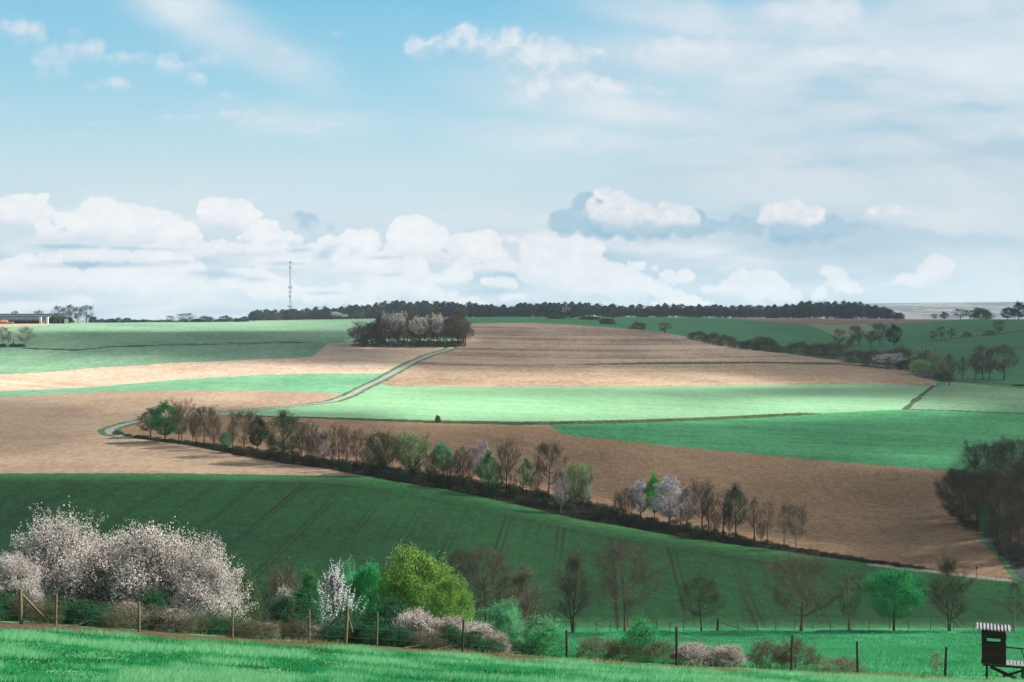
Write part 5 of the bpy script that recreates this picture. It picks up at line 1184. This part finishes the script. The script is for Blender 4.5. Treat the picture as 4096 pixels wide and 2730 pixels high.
def hunting_stand():
    d = 66.0; k = d/(F*4*5.226); sx = 3974.0
    x, _ = base_height(sx, d); z = ZC-((2430+1437/5.226)/4-H)/F*d
    RZ = -math.atan2(x, d); root = empty('hunting_stand', (x, d, z), RZ); tag(root, 'dark wooden hunting stand with a corrugated roof and a slatted walkway', 'hunting stand')
    X = lambda a: (a-912)*k; Z = lambda b: (1437-b)*k
    L, Rr, D = X(668), X(1158), .95
    def front(b, y, sh=0.0, o0=628, o1=745):
        rows = [(470, 545), (545, 628), (628, 686), (686, 745), (745, 815), (815, 890), (890, 985), (985, 1068), (1068, 1180)]
        if sh: rows = [(470, 628), (628, o0), (o0, o1), (o1, 900), (900, 1000), (1000, 1180)]
        for i, (a, c) in enumerate(rows):
            lx, rx = L+.012*((i*7) % 3)+.01*i*.5, Rr+.012*((i*5) % 3)-.006; zz = (Z(a)+Z(c))/2; hh = Z(a)-Z(c)-.006; yy = y+.006*(i % 2)
            if a >= o0 and c <= o1:
                box(b, (lx+X(780))/2, yy, zz, X(780)-lx, .022, hh); box(b, (rx+X(1050))/2, yy, zz, rx-X(1050), .022, hh)
            else: box(b, (lx+rx)/2, yy, zz, rx-lx, .022, hh)
    cab = bm_obj('front_wall', lambda b: front(b, 0), M_CABIN, root)
    dz = D*.262/k
    bm_obj('back_wall', lambda b: front(b, D, 1.0, 628+dz, 686+dz), M_CABIN, root)
    def sides(b, sx_):
        for i, (a, c) in enumerate([(478, 560), (560, 650), (650, 745), (745, 840), (840, 930), (930, 1030), (1030, 1100), (1100, 1180)]):
            for xx in (sx_,): box(b, xx+.004*(i % 2), D/2, (Z(a)+Z(c))/2, .022, D-.03, Z(a)-Z(c)-.006)
    for q in (L+.03, Rr-.03): bm_obj('side_wall', lambda b: sides(b, q), M_CABIN, root)
    def frame(b):
        box(b, X(758), -.02, Z(690), .04, .03, Z(628)-Z(752)); box(b, X(1078), -.02, Z(690), .04, .03, Z(628)-Z(752)); box(b, X(918), -.022, Z(622), X(1090)-X(745), .03, .035)
        for xx in (L+.03, Rr-.03):
            for yy in (.05, D-.05): box(b, xx+(.04 if xx < 0 else -.04), yy, (Z(470)+Z(1180))/2, .05, .05, Z(470)-Z(1180))
    bm_obj('window_frame', frame, M_CABIN, cab)
    # corrugated roof sloping towards the viewer
    nx, ny = 121, 5; xs = np.linspace(X(578), X(1250), nx); V = []
    for j in range(ny):
        for i, xx in enumerate(xs):
            yy = -.22+(D+.42)*j/(ny-1); V.append((xx, yy, Z(455)+.02*j/(ny-1)+.036*math.cos((xx-xs[0])/(xs[-1]-xs[0])*2*math.pi*9.6)-.02*(i/nx)))
    V = np.array(V); V = np.concatenate([V, V-[0, 0, .012]]); ii = (np.arange(ny-1)[:, None]*nx+np.arange(nx-1)[None, :]).ravel()
    Q = np.column_stack([ii, ii+1, ii+nx+1, ii+nx]); e = np.arange(nx-1); Q2 = np.column_stack([e, e+nx*ny, e+1+nx*ny, e+1]); Q = np.concatenate([Q, Q[:, ::-1]+nx*ny, Q2])
    obj('roof', mesh_np('roof', V, Q, [M_TIN], None, None, True), root)
    def floor(b):
        box(b, X(1300), .02, Z(1215), X(1900)-X(695), .07, .075); box(b, X(1300), D-.02, Z(1205), X(1900)-X(695), .07, .075)
        box(b, (L+Rr)/2, D/2, Z(1188), Rr-L, D-.1, .03)
    bm_obj('floor_frame', floor, M_CABIN, root)
    for i in range(11):
        xx = X(1192+i*72); bm_obj('slat', lambda b: box(b, xx, D/2, Z(1183)+.012*(i % 2), .125, D+.05, .03), M_SLAT, root, None, .004)
    def legs(p): return lambda b: beam(b, *p, .1)
    gl = lambda lx, ly: ground(x+lx*math.cos(RZ)-ly*math.sin(RZ), d+lx*math.sin(RZ)+ly*math.cos(RZ))-z-.15
    for lx, ly in [(X(778), .03), (X(1488), .03), (X(778), D-.03), (X(1488), D-.03), (X(1880), .03)]:
        bm_obj('leg', legs(((lx, ly, gl(lx, ly)), (lx, ly, Z(1235)))), M_CABIN, root)
    bm_obj('cross_brace', lambda b: beam(b, (X(850), -.05, Z(1235)), (X(1480), -.05, Z(1500)), .05, .15), M_CABIN, root)
    bm_obj('cross_brace', lambda b: beam(b, (X(1470), -.10, Z(1268)), (X(1095), -.10, Z(1412)), .05, .10), M_CABIN, root)
    bm_obj('handrail', lambda b: (beam(b, (X(1150), .02, Z(812)), (X(1900), .02, Z(830)), .05, .06)), M_CABIN, root)
    bm_obj('rail_brace', lambda b: (beam(b, (X(1450), .03, Z(830)), (X(1560), .03, Z(1110)), .05, .05), beam(b, (X(1560), .03, Z(1110)), (X(1575), .03, Z(1200)), .05, .05)), M_CABIN, root)
    bm_obj('side_stick', lambda b: beam(b, (X(628), -.02, Z(802)), (X(690), -.02, Z(768)), .035), M_CABIN, root)  # small stick jutting out at the cabin's left side
hunting_stand()
def path_sign():
    sx = 3906; d = cast(sx, 2312); x, z = base_height(sx, d); k = d/F/4
    root = empty('path_sign', (x, d, z)); tag(root, 'small blue and white trail sign on a thin post beside the pale path', 'sign')
    bm_obj('post', lambda b: box(b, 0, 0, 46*k/2, .07, .07, 46*k), M_SLAT, root)
    bm_obj('sign_panel', lambda b: box(b, 0, -.05, 41*k, 6.5*k, .03, 13*k), material('sign_blue', lambda t: (.01,.09,.17), .5, .3), root, None, .01)
    bm_obj('sign_band', lambda b: box(b, 0, -.05, 32*k, 5.5*k, .03, 4.0*k), material('sign_white', lambda t: (.7,.7,.7), .5, .3), root, None, .01)
path_sign()
def mast():
    sx = 1160.5; d = 1780.0; x, z = base_height(sx, d); top = ZC-(1045/4-H)/F*d; Hh = top-z
    root = empty('radio_mast', (x, d, z)); tag(root, 'tall thin lattice radio mast rising behind the left end of the wood', 'mast')
    m = material('mast_steel', lambda t: (.10,.14,.17), .6, .3)
    def lattice(b):
        w = .85; P = [(w*math.cos(a), w*math.sin(a)) for a in (0.3, 2.4, 4.5)]; hh = Hh-9
        for px_, py_ in P: beam(b, (px_, py_, 0), (px_, py_, hh), .20)
        s = 0; st_ = 2.4
        while s < hh-st_:
            for i in range(3):
                a, c = P[i], P[(i+1) % 3]; beam(b, (*a, s), (*c, s+st_), .10); beam(b, (*a, s), (*c, s), .10)
            s += st_
    bm_obj('lattice', lattice, m, root)
    bm_obj('top_antenna', lambda b: (beam(b, (0, 0, Hh-9), (0, 0, Hh), .42), beam(b, (0, 0, Hh-9.2), (0, 0, Hh-8.8), 2.2, 2.2)), m, root)
    for f, w in ((.985, 1.8), (.90, 2.2), (.57, 4.4), (.55, 3.2), (.48, 2.6), (.40, 2.0), (.235, 5.0), (.22, 3.8)):
        zz = Hh*f
        bm_obj('antenna', lambda b: (box(b, -w/2, 0, zz, .6, .5, 1.8), box(b, w/2, .2, zz-.3, .6, .5, 1.8), beam(b, (-w/2, 0, zz), (w/2, 0, zz), .25)), m, root)
    for i, a in enumerate((0.2, 2.3, 4.4)):
        for f in (.45, .93):
            gx, gy = math.cos(a)*48, math.sin(a)*40
            v, fc = tubes([(np.array([(0, 0, Hh*f), (gx/2, gy/2, Hh*f/2-.8), (gx, gy, ground(x+gx, d+gy)-z)]), np.full(3, .03))], 4); obj('guy_wire', mesh_np('guy_wire', v, fc, [m]), root)
mast()
def farm():
    d0 = 1040.0; k = d0/F/4
    x, _ = base_height(185, d0); z = ground(x, d0)-.2
    M_ROOF = material('dark_roof', lambda t: MIX(STEP(NOISE(PERPT(OBJC(t), (1, 1, 1)), .4, 3.0, .5), .4, .6), (.028,.040,.055), (.045,.058,.075)), .7, .2)
    M_WALL = wood('barn_boards', (.07,.075,.06), (.13,.13,.10), 1.0); M_GAP = material('opening_shade', lambda t: (.012,.016,.016), .9, .1); M_WHITE = material('white_paint', lambda t: (.6,.6,.58), .7, .2)  # gap material: dark inside of openings put into a solid panel's colour
    M_SKYL = material('roof_light_panel', lambda t: (.16,.26,.33), .3, .4); M_RED = material('orange_tiles', lambda t: (.50,.16,.09), .8, .1); M_CON = wood('pale_concrete', (.34,.30,.24), (.48,.43,.35), .5); M_SILO = wood('brown_silo', (.22,.15,.12), (.32,.23,.19), .6)
    root = empty('barn', (x, d0, z)); tag(root, 'long dark-roofed barn with rows of roof lights on the left skyline', 'barn')
    # local x: 0 at the right eave end, barn runs to the left and slightly away; gable faces right-front
    X = lambda s: (s-185)*k; Z = lambda v: (1294-v)*k+.2
    Lx, Rx = X(-420), X(150); depth = 22.0; ez, rz_ = Z(1281), Z(1254)
    def roofm(b):
        v = [b.verts.new(p) for p in [(Lx, -.6, ez), (Rx+X(193)-X(165), -.6, ez), (X(187), depth/2, rz_), (Lx, depth/2, rz_), (Lx, depth+.6, ez), (X(200)+4, depth+.6, ez),
             (Lx, -.6, ez-.25), (Rx+X(193)-X(165), -.6, ez-.25), (X(187), depth/2, rz_-.25), (Lx, depth/2, rz_-.25), (Lx, depth+.6, ez-.25), (X(200)+4, depth+.6, ez-.25)]]
        for f in [(0,1,2,3),(3,2,5,4),(6,9,8,7),(9,10,11,8),(0,6,7,1),(4,5,11,10),(1,7,8,2),(2,8,11,5)]: b.faces.new([v[i] for i in f])
    rf = bm_obj('roof', roofm, M_ROOF, root)
    for row, fr in ((0, .32), (1, .70)):
        for i in range(34):
            sx = 158-i*9.6+row*8
            if sx < -180: continue
            yy = -.6+(depth/2+.6)*fr; zz = ez+(rz_-ez)*fr+.12
            from mathutils import Matrix
            bm_obj('roof_light', lambda b: box(b, X(sx), yy, zz, 1.5, .7, .06, Matrix.Rotation(math.atan2(rz_-ez, depth/2+.6), 4, 'X')), M_SKYL, rf)
    bm_obj('wall', lambda b: (box(b, (Lx+X(158))/2, .4, ez/2, X(158)-Lx, .3, ez), box(b, (Lx+X(190))/2, depth, ez/2, X(190)-Lx, .3, ez)), M_GAP, root)
    def gable(b):
        p = [(X(165), .2, 0), (X(200)+3, depth, 0), (X(200)+3, depth, ez-.2), (X(186), depth/2, rz_-.3), (X(165), .2, ez-.2)]
        v = [b.verts.new(q) for q in p]; w = [b.verts.new((q[0]-.4, q[1]+.05, q[2])) for q in p]; b.faces.new(v); b.faces.new(w[::-1])
        for i in range(5): j = (i+1) % 5; b.faces.new([v[j], v[i], w[i], w[j]])
    bm_obj('gable_wall', gable, M_WALL, root)
    bm_obj('barn_door', lambda b: beam(b, (X(180), 4, 1.8), (X(186), 9, 1.8), .3, 3.4), M_GAP, root)
    for s in (164, 191):
        bm_obj('gate_pillar', lambda b: box(b, X(s), -1.2, 2.5, 1.5, 1.5, 5.4), M_WHITE, root, None, .05)
    r2 = empty('small_barn', (x+X(205), d0+8, z)); tag(r2, 'smaller dark barn attached behind the right end of the long barn', 'barn')
    w2 = X(240)-X(196)
    bm_obj('wall', lambda b: box(b, w2/2-1, 5, 2.4, w2, 10, 4.8), M_WALL, r2)
    def roof2(b):
        e, rr = 4.8, 7.9; v = [b.verts.new(p) for p in [(-1.6, -.5, e), (w2+.6, -.5, e), (w2-4, 5, rr), (-1.6, 5, rr), (-1.6, 10.5, e), (w2+.6, 10.5, e)]]
        for f in [(0,1,2,3),(3,2,5,4),(1,5,2),(0,3,4)]: b.faces.new([v[i] for i in f])
    r2f = bm_obj('roof', roof2, M_ROOF, r2); bm_obj('roof_light', lambda b: box(b, 3.0, 2.6, 6.72, 1.6, 1.0, .1, __import__('mathutils').Matrix.Rotation(.51, 4, 'X')), M_SKYL, r2f)
    for dx in (2.5, 6.0): bm_obj('door', lambda b: box(b, dx, -.06, 1.5, 1.6, .12, 3), M_GAP, r2)
    r3 = empty('silo', (x+X(10), d0-14, z)); tag(r3, 'round brown silo in front of the long barn', 'silo')
    v, f = tubes([(np.array([[0, 0, 0], [0, 0, Z(1262)]]), np.array([1.9, 1.9]))], 20); obj('tank', mesh_np('tank', v, f, [M_SILO]), r3)
    v, f = tubes([(np.array([[0, 0, Z(1262)], [0, 0, Z(1262)+.7]]), np.array([1.95, .1]))], 20); obj('cap', mesh_np('cap', v, f, [M_CON]), r3)
    r4 = empty('silo', (x+X(-1), d0-13, z)); tag(r4, 'dark green silo at the left edge beside the brown one', 'silo')
    v, f = tubes([(np.array([[0, 0, 0], [0, 0, Z(1259)]]), np.array([1.8, 1.8]))], 20); obj('tank', mesh_np('tank', v, f, [material('green_silo', lambda t: (.06,.13,.12), .6, .2)]), r4)
    v, f = tubes([(np.array([[0, 0, Z(1259)], [0, 0, Z(1259)+.6]]), np.array([1.85, .1]))], 20); obj('cap', mesh_np('cap', v, f, [M_CON]), r4)
    r5 = empty('shed', (x+X(56), d0-22, z)); tag(r5, 'low shed with an orange-red roof before the long barn', 'shed')
    bm_obj('wall', lambda b: box(b, 0, 2, .9, X(68)-X(43), 4, 1.8), M_CON, r5)
    def roof5(b):
        h = (X(70)-X(42))/2; v = [b.verts.new(p) for p in [(-h, -.4, 1.8), (h, -.4, 1.8), (h-1.2, 2.2, 3.1), (-h+.6, 2.2, 3.1), (-h, 4.4, 1.8), (h, 4.4, 1.8)]]
        for f in [(0,1,2,3),(3,2,5,4),(1,5,2),(0,3,4)]: b.faces.new([v[i] for i in f])
    bm_obj('roof', roof5, M_RED, r5)
    for i, (a, c, h, lab) in enumerate([(-30, 40, 2.6, 'pale concrete bunker wall at the left edge of the farm yard'), (72, 104, 1.5, 'low pale wall right of the orange-roofed shed')]):
        o = bm_obj('bunker_wall', lambda b: (box(b, 0, 0, h/2, X(c)-X(a), .5, h), box(b, 0, -.4, .25, X(c)-X(a)+.3, .5, .5), box(b, 0, 0, h+.06, X(c)-X(a)+.2, .7, .12)), M_CON, None, (x+(X(a)+X(c))/2, d0-26, z)); tag(o, lab, 'wall')
farm()
# loose cut sticks on the soil bank
def sticks():
    for i, (sx, off, l, a, lab) in enumerate([(1740,-.2,1.0,.5,'forked cut stick lying on the soil bank below the white hedge'),(1620,.1,.8,-.3,'short pale stick on the soil bank left of the forked one'),(260,.2,1.1,-.6,'pale stick leaning by the second fence post'),(2020,-.1,.7,.2,'pale log end at the right tip of the white hedge')]):
        d = float(fence_y(sx/4))+off; x, z = base_height(sx, d)
        pl = [(np.array([[0, 0, .03], [l*.5, .05, .10+.1*l*a], [l, 0, .12+.25*l*abs(a)]]), np.array([.03, .025, .012])), (np.array([[l*.5, .05, .10+.1*l*a], [l*.8, .1, .35*l]]), np.array([.018, .008]))]
        v, f = tubes(pl, 5); tag(obj('cut_stick', mesh_np('cut_stick', v, f, [BK['pale']], None, None, True), None, (x, d, z)), lab, 'stick')
sticks()
